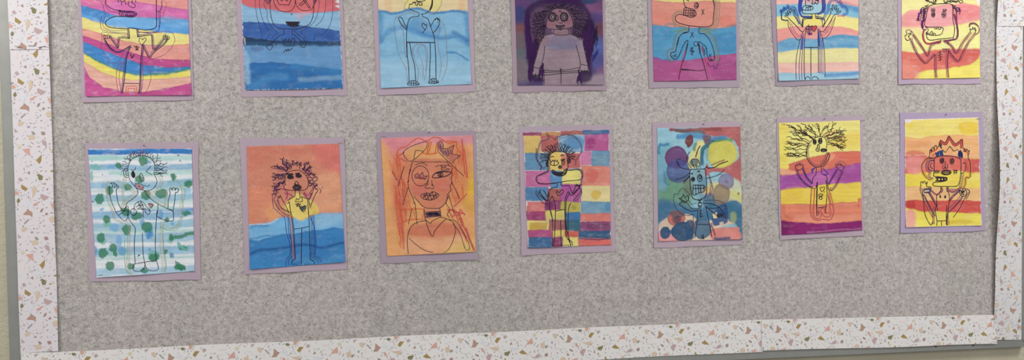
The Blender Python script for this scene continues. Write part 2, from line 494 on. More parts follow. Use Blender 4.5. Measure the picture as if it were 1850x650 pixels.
A.poly("250,180 330,150 700,170 700,260 500,250 300,240", (110, 175, 225), .55)
A.poly("750,150 1000,180 1000,260 800,250", (95, 165, 215), .5)
A.poly("30,-60 330,-60 300,40 60,40", (222, 110, 150), .7, 40)
A.wash(.10, .14, .16)
HEAD = "258,-160 258,0 262,35 290,68 340,90 400,97"
JAW = "370,148 320,158 280,178 255,205 265,232 300,250 380,260 450,262 480,255 540,262 620,274 690,262 715,240 718,200 716,100 716,0 712,-170"
A.k(HEAD, 1.5); A.k("370,98 430,102 500,106 530,112 540,128 525,150 490,157 440,152 372,150", 1.5); A.k(JAW, 1.5); A.k("258,-160 300,-200 480,-215 680,-205 712,-170", 1.5)
A.k("!370,130 385,122 388,148;!402,150 402,128 420,126 422,148;!432,150 440,130 455,132 458,152;!470,152 480,135 500,138 505,152;!385,97 390,118;!425,102 428,120;!460,104 462,118", 1.1)
A.k("762,-60 766,50 755,90 738,108 720,102;375,0 370,30;402,20 402,50;435,15 442,48;385,0 410,18 440,0;360,-40 400,-55 440,-40 445,-5;470,10 462,45 495,70 520,68 525,45 505,35 490,15;500,0 498,30;530,0 528,25", 1.2)
BODY = "!468,262 475,350 395,342;395,342 380,365 370,435 320,370 290,330;245,345 290,420 340,462 380,468 430,445 487,412;482,424 450,520 440,600 424,745 406,868"
BODR = "!540,262 548,340;548,335 610,325 670,320 676,345 690,455 760,390 790,350;588,402 620,470 655,522 700,470 790,400 820,355;588,405 580,500 573,584 567,752 555,868"
A.k(BODY, 1.5); A.k(BODR, 1.5); A.k("235,330 245,318 262,322 285,318 298,325 290,345 262,352 245,345z;780,325 795,318 812,325 830,332 835,350 815,362 790,355 778,340z;250,322 258,345;270,320 275,348;798,322 800,350;815,328 812,355;!420,752 560,755", 1.2)
A.k("255,370 295,430 335,460", 2.2)
A.k("585,405 560,375 565,350 582,348 592,362 605,348 622,348 618,370z;!515,418 562,428 530,458 540,415 552,460z", 1.1); A.k("!482,490 498,528 518,490", 1.8)
A.p("100,0 165,0 225,30 240,80 258,140;200,0 245,20 260,60 300,100 370,115;222,150 212,220 230,270 330,295 440,300 460,320;255,150 232,215 250,255 320,280 460,275;225,290 300,300 380,305 470,320;540,290 640,300 740,290", PUR)
A.p("735,110 745,190 740,240 725,285 560,295;750,110 752,200 740,270", (70, 60, 140), .8)
A.p("780,0 808,40 790,100 770,165;720,115 780,115", RED)
A.p("220,295 225,380 215,420 240,480 300,560 340,578 380,550 420,480;880,340 880,380 830,460 760,510 650,540;560,290 700,300 800,285 860,300 882,350", (140, 70, 110))
A.p("400,560 370,600 355,680 360,760 380,860;430,540 395,610 380,700 392,790 400,860;600,430 590,520 600,640 590,760 575,860;610,560 660,650 665,720 640,800 600,860", (150, 50, 110))
A.p("!440,860 445,780 535,778 545,860;!460,860 460,800 520,800 525,860", RED, 1.0)
A.echo(BODY, (8, 15), ((60, 70, 140), PUR)); A.echo(BODR, (-8, -15), ((120, 60, 110), (60, 70, 140))); A.echo("780,325 795,318 812,325 830,332 835,350 815,362 790,355 778,340", (8, 14), (BRN, PUR))
A.p("375,100 430,108 500,112 530,130 500,150 430,148", PUR, 1.2, 0, (0, 4, 9)); A.k("385,105 390,150;405,100 408,150;450,104 452,150;470,106 474,150", .9, PUR)
ARTS.append((A, ((329.5, 166.5, 5),)))

# ---- top row, 2
A = Art('t2', 'blue layered painting with red sky and faint large-headed figure in round glasses, top row',
        [(426, 0), (618, 0), (627.5, 172.5), (437.5, 175.4)], [(436, 0), (613, 0), (620.2, 160.5), (443.4, 163.7)], (430, 0, 5), False, seed=2)
A.bands((207, 92, 98), [
    ("30:35,100:70,250:80,400:110,540:125,650:118,780:112,915:95", (125, 172, 206)),
    ("40:205,100:196,250:205,400:218,560:235,700:250,900:278", (44, 94, 168)),
    ("45:325,100:340,250:362,400:374,900:380", (24, 56, 92)),
    ("60:408,200:412,400:405,900:412", (86, 142, 192)),
    ("60:590,150:570,293:563,535:585,951:636", (18, 104, 170))], 7, .2)
A.brush("80,395 400,402 900,402", 34, (35, 80, 120), .6, 20)
A.brush("500,600 900,650 920,700", 60, (40, 125, 185), .6, 40); A.brush("560,720 700,715 930,700", 40, (120, 165, 200), .6, 30); A.brush("120,790 300,700 420,700", 70, (60, 140, 195), .5, 60)
A.brush("60,480 80,560 90,740", 50, (130, 175, 205), .8, 30); A.brush("560,160 540,140 640,120", 40, (205, 140, 150), .5, 30)
A.poly("120,430 230,430 210,460 130,450", (85, 100, 165), .5)
for (x_, y_, r_) in ((90, 235, 28), (85, 300, 24), (260, 260, 60), (850, 330, 50)): A.blob(x_, y_, r_, r_ * .8, (30, 70, 150), .35, .6, .2)
A.wash(.10, .10, .05); A.margin(.003, (205, 212, 218))
A.poly("900,0 940,0 940,35 880,20", (215, 205, 205), 1); A.poly("890,45 940,50 930,75 880,60", (215, 205, 205), 1); A.poly("925,270 945,270 945,420 930,390", (200, 205, 210), .8); A.brush("56,345 62,400", 10, (205, 205, 210), .8, 8)
H2 = "300,-150 292,0 292,70 300,150 325,225 370,258 440,263 540,262 600,245 650,215 675,160 685,80 685,0 680,-160"
A.k(H2, 1.1); A.k("315,-60 322,0 335,50 375,95 430,108 480,98 512,60 518,0 512,-60;525,-50 520,0 530,50 565,90 620,100 665,85 685,50", 1.1)
A.k("!352,0 375,42 460,48 480,0;!385,0 398,14 420,-10 440,14 455,0;!558,40 605,0;!572,54 625,8;!590,0 640,74;!600,-10 650,65;558,40 560,52 573,54;640,74 650,72 650,65", 1.2)
A.k("250,25 275,-10;258,38 290,0;272,40 300,5;245,10 262,-10;690,45 712,0;686,30 705,-5;692,20 700,-10", 1.3, NAVY)
A.k("490,122 483,130 488,141", 1.1); A.k("!432,200 558,200 548,235 510,248 470,240 445,222z;!440,212 552,212;!445,225 545,225;!452,200 462,236;!475,200 482,243;!500,200 505,247;!525,200 524,243;!545,200 538,238", 1.3)
A.k("!440,205 550,206;!450,218 545,218;!470,232 535,232", 2.6)
A.k("!418,265 418,310;!492,265 492,310;418,310 370,330 335,360 305,400;492,310 530,335 570,370 590,395;265,415 280,402 310,410 312,430 295,450 275,447 262,430z;565,395 575,425 600,430 615,405 612,385", 1.0)
A.k("520,272 510,285 540,310 590,350 608,380", .8); A.k("!418,415 405,358 432,378 430,350 458,380 462,350 485,380 492,348 512,350 508,418z;410,478 435,450 440,468 455,442 462,460 495,435 455,465", 1.15)
A.p("155,0 160,60 175,160 205,270 225,350;195,0 200,80 225,180 275,280 285,310 255,360;240,0 238,50 265,110 268,180 320,260 355,300 300,350;735,0 730,80 700,180 650,235 530,268;790,0 790,80 760,180 700,240;858,0 855,120 830,230 770,310 700,320 685,370;640,250 570,290 600,330 640,395", (50, 55, 100), .7)
ARTS.append((A, ((450, 161.5, 5),)))

# ---- top row, 3
A = Art('t3', 'painting of a short-armed standing figure in pale blue waves under yellow sky, top row',
        [(673, 0), (854, 0), (858.3, 166), (681.6, 172.2)], [(683, 0), (844.4, 0), (851.4, 152.3), (688, 160)], (670, 0, 5), False, seed=3)
A.bands((233, 200, 148), [("65:102,120:98,180:115,260:110,330:85,390:72,450:75,500:95,560:115,650:112,770:98,870:115", (118, 178, 214))], 8, .05)
A.poly("330,-100 640,-100 640,60 560,105 470,80 380,75 300,60", (232, 208, 110), .8, 60, 0)
A.poly("120,-50 180,-50 190,110 130,100", (220, 160, 120), .4, 30, 0); A.poly("790,-50 840,-50 850,100 800,90", (222, 168, 125), .5, 30, 0)
A.brush("65,110 120,106 180,122 260,118 330,93 390,82 450,85 500,103 560,122 650,118 770,105 870,122", 22, (40, 125, 185), .85, 14)
A.brush("70,110 85,200 80,380", 45, (60, 140, 195), .7, 40); A.brush("862,120 872,250 875,400", 45, (55, 135, 195), .7, 40)
A.poly("340,200 430,160 560,220 640,250 600,330 450,320 330,290", (72, 145, 198), .7, 50, .05)
A.brush("95,370 150,290 200,265 300,250 400,280 520,325 640,345 740,330 800,350 880,395", 46, (62, 138, 196), .65, 34)
A.brush("740,295 800,325 870,370", 34, (30, 110, 175), .6, 26); A.brush("400,270 520,320 640,350 760,340", 16, (45, 125, 185), .6, 14)
A.brush("85,495 140,520 220,490 300,480 380,500 470,540 560,560 640,520 700,475 740,470", 26, (95, 165, 205), .55, 20); A.brush("690,475 760,478 820,510 875,550", 16, (45, 130, 190), .85, 10)
A.poly("60,560 900,580 900,800 60,810", (150, 195, 218), .6, 120, 0)
A.wash(.09, .06, .10)
A.k("352,35 345,75 370,95 430,115;558,-10 555,50 535,95 490,125 455,128", 1.3)
A.k("554,0 548,50 530,92", 2.2)
A.k("!352,40 372,42 380,25 400,28 405,48 420,50 424,35 438,38 442,52 462,50 462,30 440,22 380,22;405,0 430,15 480,10 495,-5", 1.5)
A.k("435,115 430,148 365,158 340,190 325,260 322,380 325,480 340,600 345,745;350,385 370,500 395,600 405,735;!320,382 576,388;460,130 470,152 515,175 540,245 570,330 578,400 585,520 588,720;535,388 537,500 532,600 529,720", 1.35)
A.k("!320,384 576,387", 1.9); A.k("324,380 326,520", 1.8)
A.k("335,770 345,742 380,728 415,740 432,768z;525,755 535,725 565,710 595,725 608,748z;!365,735 365,770;!385,730 387,775;!405,738 408,768;!552,718 552,752;!570,712 572,760;!590,722 592,750;338,758 380,752 430,762;528,745 570,738 605,745", 1.3)
A.k("325,260 300,210 280,165 260,158 250,168 270,210 300,250 325,275;540,240 565,195 585,170 600,165 620,185 618,220 590,270 560,300;580,185 590,168 600,172 605,188;598,180 612,178 618,195;600,200 612,210", 1.3)
A.k("490,275 462,235 465,215 480,215 488,232 500,220 503,245 485,275 465,300", 1.2)
A.p("225,160 210,230 225,340 245,470 290,570 320,640 330,760;225,160 300,130 360,120 400,140;610,155 650,210 675,300 685,450 685,600 640,730;420,130 370,110 310,90 305,50 340,0;250,190 290,270 300,400 310,520;375,480 390,420 430,400 480,410 510,460 510,560 500,650 480,730;420,480 425,440 465,408 490,440 500,520 495,640;640,0 635,40 600,100 560,130;620,250 605,400 635,560 620,700;375,440 400,560 430,640 420,740;425,470 470,590 470,700", (140, 118, 110), .7)
ARTS.append((A, ((695, 157, 5), (846.5, 148.5, 3))))

# ---- top row, 4 (dark)
A = Art('t4', 'dark purple painting of a curly-haired person in a plain jumper, top row',
        [(922.5, 0), (1092.5, 0), (1094.5, 163.4), (926.6, 167.5)], [(930, 0), (1087.6, 0), (1090, 153.7), (935, 154.5)], (920, 0, 5), False, mountcol=(158, 138, 150), seed=4)
A.bands((84, 68, 122), [("0:900,1000:900", (80, 60, 120))], 6)
for q in ((100, 20, 90, 60, (96, 58, 116)), (90, 140, 60, 80, (58, 62, 122)), (90, 270, 70, 60, (122, 72, 80)), (90, 390, 60, 90, (112, 92, 100)), (95, 500, 70, 60, (92, 100, 106)), (110, 640, 90, 110, (122, 108, 116)), (770, 70, 100, 60, (122, 70, 118)), (700, 15, 90, 25, (40, 60, 100)), (780, 180, 90, 60, (82, 60, 120)), (820, 280, 60, 70, (112, 60, 78)), (800, 420, 70, 90, (78, 92, 162)), (800, 560, 70, 60, (80, 82, 150)), (820, 640, 40, 40, (118, 84, 130)), (800, 730, 140, 60, (148, 128, 142))):
    A.blob(*q, a=.95, soft=.9, edge=0)
A.poly("150,80 250,10 420,-40 600,-30 700,80 745,180 770,250 770,380 745,480 740,620 745,670 715,740 560,740 220,740 180,640 150,450 135,200", (52, 22, 66), .85, 30, 0)
A.poly("200,120 300,60 420,50 560,60 680,120 690,200 650,300 560,330 300,330 200,400 150,350", (104, 70, 104), .75, 40, 0)
A.poly("400,305 300,335 262,430 215,600 205,690 285,700 300,640 310,790 642,790 632,650 715,645 690,500 665,350 600,325 535,305", (150, 126, 138), 1, 6, 0, False)
A.poly("310,350 500,320 640,360 640,440 500,440 320,420", (128, 112, 142), .8, 60, 0); A.blob(300, 370, 60, 40, (152, 110, 112), .6, .8, 0); A.blob(470, 420, 120, 40, (112, 112, 140), .6, .8, 0)
A.poly("395,265 400,310 440,322 500,320 535,308 530,268", (142, 108, 120), 1, 6, 0)
A.poly("345,175 328,215 330,240 350,262 440,268 500,262 560,250 575,220 560,160 520,95 470,80 400,85 360,130", (142, 100, 116), 1, 6, 0)
A.blob(370, 215, 30, 30, (160, 84, 100), .5, .8, 0); A.blob(530, 205, 30, 30, (155, 84, 100), .5, .8, 0)
A.wash(.16, .08, .0, .08); A.C *= 0.92
VIO = (58, 30, 74)
A.hatch("150,80 135,200 150,450 180,640 205,650 240,480 290,350 200,330 180,200 200,90", 100, 150, VIO, 1.3, (60, 130))
A.hatch("560,330 650,300 720,150 770,250 770,380 745,480 735,640 700,600 660,380", 98, 130, VIO, 1.3, (60, 130))
A.hatch("180,90 250,20 420,-40 600,-30 700,90 600,40 420,30 280,50", 15, 90, VIO, 1.3, (60, 130)); A.hatch("290,560 310,560 305,700 260,760 250,700", 92, 16, VIO, 1.5, (50, 90)); A.hatch("625,600 645,640 650,770 600,770", 92, 12, VIO, 1.4, (50, 90))
A.hatch("730,150 800,240 800,420 740,500 720,300", 95, 50, (30, 28, 50), .7, (60, 120)); A.hatch("740,500 810,430 800,500 745,600", 125, 16, (45, 50, 110), .8, (50, 90)); A.hatch("170,560 230,600 190,760 160,700", 95, 30, VIO, 1.2, (40, 90))
for i in range(62):                                   # crimped hair strands
    t = i / 61; a = pi * (1.12 - 1.24 * t); r0, r1 = random.uniform(1.0, 1.12), random.uniform(1.55, 2.0)
    cx, cy = 455, 200
    A.k(wav(cx + 128 * r0 * cos(a), cy - 118 * r0 * sin(a), cx + 150 * r1 * cos(a), cy + 20 - 100 * r1 * sin(a), 7, 3), .95, (28, 20, 34))
for i in range(14):
    y_ = 210 + i * 9
    A.k(wav(335 - i * 2, y_ + 10, 210 + i * 3, y_ + 90, 7, 3), .8, (28, 20, 34)); A.k(wav(572, y_ - 10, 680 - i * 3, y_ + 40, 7, 3), .8, (28, 20, 34))
A.k("345,175 328,215 330,240 350,262 440,268 500,262 560,250 575,220 560,160 520,95 470,80 400,85 360,130z", 1.1)
A.k(ell(388, 155, 30, 38), 3.0); A.k(ell(493, 155, 31, 36), 3.4); A.k(ell(392, 155, 14, 20), 1.4); A.k(ell(495, 155, 14, 18), 1.5); A.k(ell(430, 165, 10, 24), 1.6); A.k("445,110 455,100 465,110 475,118;372,125 420,125;350,150 362,190;515,125 525,185;360,190 400,192;470,190 520,188", 1.6)
A.k("388,145 390,168;494,148 494,165", 2, (120, 130, 120)); A.k("448,205 460,212 478,210 472,200", 1.1); A.k("418,228 440,235 495,230 485,252 460,272 430,250z", 1.4); A.k("425,232 450,244 490,236;435,246 470,250;448,262 468,260", 2.0)
A.k("400,270 398,305 440,320 500,318 535,308 530,268;395,305 300,335 265,430 235,540 220,605 290,620;535,308 600,325 655,350 670,430 700,550 708,592 645,582;318,420 310,500 290,600 310,650;598,405 620,480 640,580 632,640;310,635 420,640 560,625 640,608", 1.15)
A.k("!313,655 460,650 640,640;!313,682 460,665 640,655;!465,625 465,769;!313,637 313,769;!624,630 642,769;205,605 195,680 210,690 230,688 240,665;200,680 215,670 222,690 235,672 248,692 258,674 270,694 285,678;645,650 655,635 665,652 678,636 690,652 700,636 712,650", 1.25)
A.k("!455,628 470,626;!462,640 466,665;650,648 708,646;200,684 280,690", 2.2)
ARTS.append((A, ((943, 144.5, 8),)))

# ---- top row, 5
A = Art('t5', 'orange, blue and magenta banded painting of a long-jawed figure with a dollar sign',
        [(1169.6, 0), (1333.5, 0), (1335.6, 157.9), (1171.6, 159.2)], [(1176.4, 0), (1328.4, 0), (1329.5, 144.6), (1180.5, 147.6)], (1160, 0, 5), False, mountcol=(160, 146, 158), seed=5)
A.bands((222, 200, 108), [
    ("80:2,200:15,400:28,550:5,700:20,840:30", (216, 132, 114)),
    ("90:228,180:232,260:245,420:250,540:250,680:255,780:240,840:230", (62, 146, 190)),
    ("100:515,180:540,300:545,420:545,560:525,700:500,840:490", (172, 70, 134))], 7, .15)
A.brush("90,222 160,228", 14, (140, 120, 130), .8, 10); A.brush("195,235 240,218 290,222 300,240", 22, (140, 125, 130), .8, 12); A.brush("760,245 790,228 835,225", 22, (140, 115, 120), .8, 12)
A.poly("700,150 840,150 840,215 720,240", (222, 110, 88), .5, 40); A.poly("90,120 240,120 240,210 100,210", (222, 110, 88), .35, 40, 0); A.brush("100,525 180,545 300,545", 22, (80, 90, 160), .5, 14)
A.poly("660,330 840,300 840,450 680,470", (40, 125, 180), .5, 50); A.poly("100,250 250,260 240,360 100,340", (40, 130, 185), .4, 40)
A.poly("420,570 560,570 600,700 700,720 420,720", (180, 90, 145), .5, 50); A.poly("640,600 840,570 840,720 660,720", (150, 50, 125), .4, 50)
A.wash(.08, .07, .06)
H5 = "600,-130 635,0 648,60 640,150 635,210 600,242 500,242 400,230 320,205 298,180 300,150 330,132 380,140 430,158 470,150 485,130 470,95 440,82 380,72 372,110 370,145"
A.k(H5, 1.5); A.k("!365,118 480,120;!395,76 385,143;!415,80 410,150;!432,82 430,158;!450,88 448,155;!465,95 462,152;!372,95 475,100;!370,138 480,138", 1.25)
A.k("368,-40 370,0 375,40 390,62 405,75;400,10 408,-5 416,18;470,75 468,45 485,25 505,45 495,75 475,78;480,50 490,35 500,55 485,62z;474,60 500,70", 1.4); A.k("635,-10 650,60", 2.2)
A.k("!530,85 558,135;!555,85 532,140;!435,290 462,340;!460,292 430,345", 1.25)
L5 = "420,235 415,288 370,300 330,340 310,410 295,470 258,478 260,515 290,535 315,530 340,480 375,400 405,365 410,385 400,440 380,520 350,600 325,720"
R5 = "515,240 510,300 560,310 610,370 640,450 650,520 635,548 605,545 585,500 575,430 545,400 510,380 505,400 520,480 550,570 585,720"
A.k(L5, 1.45); A.k(R5, 1.4); A.k("330,340 310,410;370,300 410,292;510,400 520,480;500,385 515,440", 2.4)
A.k("285,495 312,520;305,490 280,520;600,490 620,520;625,490 600,515;610,530 630,548;278,500 262,515;612,548 622,535 632,545", 1.15)
A.k("465,385 490,378 500,400 482,418 465,405z;!445,425 450,505;430,440 460,432 435,455 465,465 432,492;!425,462 468,468", 1.15); A.k("345,625 400,628 490,640 560,632;350,632 470,636", 1.3)
G5 = [(105, 120, 95), (125, 135, 90), (150, 130, 100), (95, 130, 120)]
for i, o in enumerate((14, 26, 38, 50)):
    A.p("600,-130 636,0 648,60 640,150 635,210 610,240 540,255", G5[i % 4], .7, 0, (-o,))
    A.p("510,295 560,305 620,365 645,450 655,520 640,560", G5[(i + 1) % 4], .7, 0, (-o * .8,))
for i, o in enumerate((10, 20, 30)):
    A.p("415,288 370,295 325,335 305,410 290,465 250,475 250,520 285,545", G5[(i + 2) % 4], .7, 0, (o,)); A.p("370,130 330,125 295,145 290,180 315,212 400,240", G5[i], .7, 0, (o * .8,))
A.p("!415,262 275,285;!410,270 290,290;530,262 640,280 670,290;530,280 620,300", GRN, .8)
A.p("400,440 370,520 330,650 300,720;385,460 345,600;540,420 560,520 590,650 600,720;530,420 575,560 590,600", (190, 70, 100), .8); A.p("590,560 610,600 640,590 660,620 680,560 700,520", PUR, .7, 0, (0, 8))
A.hatch("410,380 412,430 350,590 345,560", 108, 8, (40, 60, 100), .8, (30, 60)); A.hatch("515,390 570,430 590,500 560,560 540,500", 68, 12, (40, 60, 100), .8, (30, 60))
ARTS.append((A, ()))

# ---- top row, 6
A = Art('t6', 'pastel banded painting of a figure with raised hands and red heart, top row',
        [(1392, 0), (1551, 0), (1551.7, 151), (1400.8, 156.5)], [(1401, 0), (1549.6, 0), (1549.5, 142.6), (1405, 146.8)], (1380, 0, 5), False, mountcol=(152, 138, 150), seed=6)
A.bands((222, 164, 152), [
    ("105:45,300:40,520:30,640:40,750:48,850:70", (112, 176, 202)),
    ("110:158,300:142,520:130,640:135,850:168", (232, 210, 112)),
    ("115:268,250:242,400:235,560:235,700:245,850:280", (224, 140, 130)),
    ("115:390,220:345,330:350,480:350,600:325,700:315,850:325", (96, 158, 192)),
    ("120:475,300:450,500:445,600:435,850:440", (216, 206, 134)),
    ("120:572,850:560", (222, 172, 158)),
    ("120:655,350:660,550:650,850:640", (140, 184, 202))], 12, .08)
A.brush("690,40 780,75 850,95", 46, (42, 125, 180), .75, 34); A.brush("690,20 850,55", 14, (205, 125, 130), .8, 12); A.brush("560,350 700,330 850,345", 22, (60, 135, 185), .7, 20); A.brush("600,410 850,420", 26, (60, 140, 190), .6, 24)
A.brush("140,390 210,420 270,410", 40, (70, 135, 190), .5, 30); A.brush("560,680 700,675 840,660", 36, (60, 130, 190), .8, 26); A.brush("130,625 250,640", 30, (220, 150, 145), .6, 20)
A.wash(.06, .07, .12)
A.poly("370,0 522,0 520,92 480,122 400,128 350,118", (150, 190, 205), .8, 6, 0, False); A.poly("372,-60 520,-60 522,30 375,35", (205, 150, 160), .9, 6, 0, False)
A.poly("430,125 460,125 462,170 515,180 525,240 480,225 440,230 375,235 350,240 352,188 428,172", (228, 205, 80), .8, 5, 0, False)
A.k("372,-60 370,0 368,48;!368,50 420,58;345,65 340,100 350,122 400,128 480,122 518,95 524,0 524,-60;345,65 368,55 420,56 438,70 430,90 400,95 360,95 342,90;!375,66 372,92;!392,80 395,95;!400,58 402,78;!415,58 416,92;372,68 390,70 392,82;405,65 425,62", 1.35)
A.k("420,-20 435,20 425,32 435,40 450,35 455,22 468,38 480,35 486,15;385,5 410,12;455,0 490,8;455,5 488,12", 1.5); A.k("460,2 486,6", 3)
A.k("!428,130 428,172;!458,130 462,170;428,172 380,172 350,188 345,250;462,170 515,180 525,250;345,250 320,215 270,150 262,110;215,165 235,185 290,240 340,290 375,250;525,250 560,190 595,130 600,115;480,260 525,290 580,220 620,150 645,128", 1.35)
HL = "215,160 185,152 190,140 215,145 190,128 195,118 222,134 205,108 215,98 235,125 228,90 240,88 248,112 258,92 268,100 262,135"
HR = "600,118 593,85 605,80 612,100 612,52 625,50 630,88 642,56 652,60 642,98 662,78 668,88 650,115 682,100 685,112 645,135"
A.k(HL, 1.25); A.k(HR, 1.25)
A.k("378,250 365,330 358,430 358,650 362,722;480,260 485,430 487,720;!358,430 486,430;!418,430 418,705;362,722 375,700 395,695 418,722 435,700 465,695 487,718", 1.35)
A.poly("445,285 422,255 428,235 442,242 462,235 468,252", (190, 55, 60), 1, 4, 0)
A.k("445,288 422,255 428,235 443,243 462,234 470,252z;!398,222 405,318;!378,238 428,243;!376,262 425,262;!378,285 425,282;!385,305 428,308", 1.35)
OL = "215,190 215,240 260,320 305,365 325,345 345,290;325,345 300,450 285,550 282,722"; OR = "640,150 625,210 590,300 540,350 520,335 500,285;525,350 540,460 545,600 545,722"
A.k(OL, 1.1, (50, 42, 60)); A.k(OR, 1.1, (50, 42, 60))
A.p("340,320 325,450 312,600 312,722;352,300 342,450 335,600 335,722", PUR, 1.0); A.p("345,330 335,450", (60, 90, 170), 2.2); A.p("495,300 500,450 500,722;505,300 512,450 512,722;520,340 528,500 528,722", (90, 60, 140), .9); A.p("490,280 492,420", (50, 80, 150), 2)
A.p("225,200 245,270 300,335 330,310;240,215 275,290 310,325", (170, 80, 110), .9); A.p("628,170 590,260 540,320 520,310;610,180 560,280 530,305", (170, 80, 110), .9)
A.p("150,110 142,90 160,95 172,62 190,72 208,45 228,62 258,58 285,82 298,125 330,215", BLU, .9, 0, (0, 8, 16, 24)); A.p("150,110 150,150 155,180 190,190 215,190", (50, 60, 80), 1.0, 0, (0, -7))
A.p("700,135 740,110 725,78 695,68 680,32 652,25 632,10 603,20 588,50 580,100 560,140 530,190", BLU, .9, 0, (0, 9, 18)); A.p("720,150 690,148 660,150;700,50 680,5 640,-10 600,0", (200, 100, 110), .9, 0, (0, 7))
A.p("322,-20 315,80 330,135 350,150 425,150;350,-10 335,40 335,100;330,0 322,60 328,110", (60, 70, 150), 1.1, 0, (0, 5, 10)); A.p("530,0 535,60 530,110 480,140;545,0 550,70 540,120", (60, 70, 150), 1.1, 0, (0, 6, 12)); A.p("345,150 425,150 425,165 370,165 345,180 340,240;465,148 530,165 545,200 530,240;470,160 525,175", (60, 70, 90), .9, 0, (0, 4))
A.p("378,245 425,250;375,270 430,272;380,295 430,300;390,315 430,315", PUR, 1.4)
ARTS.append((A, ((1413, 144.5, 4), (1544.5, 140.5, 3))))

# ---- top row, 7
A = Art('t7', 'yellow, pink and red painting of a square-headed gap-toothed figure, top row rightmost',
        [(1621, 0), (1771.5, 0), (1770, 151.6), (1621.5, 152.3)], [(1627.6, 0), (1768.6, 0), (1768.7, 141), (1627.8, 143.4)], (1600, 0, 5), False, mountcol=(170, 152, 170), seed=7)
A.bands((234, 212, 122), [
    ("140:160,180:110,220:85,300:80,500:45,700:30,840:60", (226, 138, 136)),
    ("145:250,250:255,400:255,600:230,750:205,840:180", (232, 216, 122)),
    ("145:465,300:485,430:455,600:440,850:448", (214, 100, 80))], 18, .06)
A.poly("317,645 530,625 640,605 735,584 790,560 830,520 850,490 850,760 230,760 240,715", (232, 206, 62), 1, 8, .12)
A.poly("620,60 800,50 840,90 800,150 640,190 600,120", (222, 105, 110), .6, 50, 0); A.poly("140,100 150,10 330,10 320,90 200,95", (235, 212, 130), .9, 20, 0); A.poly("150,250 350,240 560,250 560,290 200,290", (236, 190, 140), .6, 30, 0)
A.poly("440,470 700,450 845,450 840,510 700,560 500,580", (200, 70, 65), .5, 40, 0); A.poly("140,580 300,600 260,760 140,760", (226, 135, 115), .6, 60, 0)
A.poly("365,95 400,60 590,60 600,180 605,240 360,240", (226, 150, 156), .6, 10, 0, False); A.poly("362,255 500,255 505,320 606,330 480,355 400,365 360,345", (233, 214, 125), .9, 10, 0, False)
A.wash(.07, .09, .12); A.poly("820,0 850,0 850,50 830,45", (220, 215, 212), .9, 10, 0)
A.k("370,90 360,150 352,240 500,250 505,290 480,318 400,320 365,300 375,282 375,262 352,246", 1.4); A.k("370,90 385,60 430,42 520,35 580,40 598,70 600,180 615,260 605,335 580,345 480,355 400,365 370,350 358,310 362,290", 1.5)
A.k(ell(422, 132, 15, 25), 1.4); A.k(ell(518, 135, 19, 28), 1.4); A.k(ell(423, 133, 7, 14), 1.6); A.k(ell(518, 136, 8, 15), 1.4); A.k("416,125 430,142;512,125 524,145", 1.6)
A.k("!402,85 442,85;!402,102 440,98;!410,80 406,108;!420,80 420,108;!430,80 436,108;!505,88 545,88;!508,100 542,102;!512,84 514,106;!528,84 530,106;!540,84 536,106", 1.15)
A.k("435,250 437,262 455,262 455,250;468,250 470,265 488,265 490,250;372,318 366,305 385,302 390,318;402,318 400,290 415,290 415,318;425,318 424,302 438,304 442,318;!492,362 494,378;!512,362 512,378", 1.3)
LB = "490,378 430,395 400,410 385,450 370,505 340,455 290,380 240,310;215,350 240,420 280,500 345,572 390,545 438,490;437,488 437,580 438,640 444,722"; RB = "520,370 560,390 600,430 632,475 690,380 760,290;560,455 600,510 650,550 690,470 740,380 800,300;564,438 552,533 552,620 558,722"
A.k(LB, 1.3); A.k(RB, 1.3)
A.k("215,350 195,332 208,325 200,305 215,305 222,318 222,290 235,292 240,310;760,290 752,262 772,270 778,248 788,268 800,250 800,278 808,268 800,302", 1.3)
A.k("520,470 508,448 518,442 525,452 535,442 545,450z;485,460 482,500 488,550;462,480 502,470;462,502 506,490;465,522 506,510;468,552 500,530", 1.3); A.k("550,385 558,405;515,305 517,307;655,602 658,606", 1.2)
A.k(wav(372, 62, 275, 190, 9, 4), 1.4); A.k(wav(380, 78, 290, 195, 8, 4), 1.3); A.k(wav(375, 50, 300, 120, 9, 3), 1.3); A.k(wav(385, 45, 310, 90, 7, 3), 1.1)
A.k(wav(598, 55, 668, 130, 9, 3), 1.4); A.k(wav(600, 70, 640, 110, 8, 3), 1.2); A.k(wav(590, 45, 665, 95, 8, 3), 1.2)
for (a_, b_, c_, d_) in ((440, 40, 350, 0), (445, 35, 380, -20), (430, 30, 370, 10), (520, 30, 600, 0), (525, 25, 640, 20), (560, 20, 690, 30), (540, 10, 640, -20), (600, 20, 690, 10), (450, 25, 440, -40), (520, 20, 530, -40)): A.k(wav(a_, b_, c_, d_, 8, 3), 1.4)
A.k("355,0 365,10 380,0;440,10 455,-5 460,5", 2.6)
RD = (178, 84, 96); VV_ = (120, 60, 110)
A.echo(LB, (-8, -14, 8), (RD, VV_, RD), .8); A.echo(RB, (8, 14, -8), (RD, VV_, RD), .8)
A.p("345,85 335,150 335,185 320,200 325,255 345,270 362,265;352,95 342,185 330,210 335,255", (90, 40, 90), 1.3, 0, (0, 5)); A.p("345,275 335,310 345,370 375,392 420,385 490,368", (160, 70, 80), 1.3, 0, (0, 6, 11)); A.p("605,130 635,260 632,335 600,355 520,368", (110, 50, 80), 1.1, 0, (0, -6, -12)); A.p("610,60 632,100 635,170 640,260", (110, 50, 100), 1.1, 0, (0, 6))
A.p("750,240 755,222 790,215 820,232 838,260 832,300 805,315;745,250 750,215 795,208 830,235;170,340 165,325 185,310 175,285 200,270 230,285;168,345 190,365 215,355", (120, 70, 80), .9, 0, (0, 4))
A.p("300,120 290,160 280,190;320,80 310,130;655,70 668,110", (90, 40, 110), 1.8, 0, (0, 6))
A.p("395,590 400,722;410,560 415,722;425,530 428,722;575,500 575,722;590,520 590,722;570,480 562,722", (120, 60, 80), 1.0)
ARTS.append((A, ()))

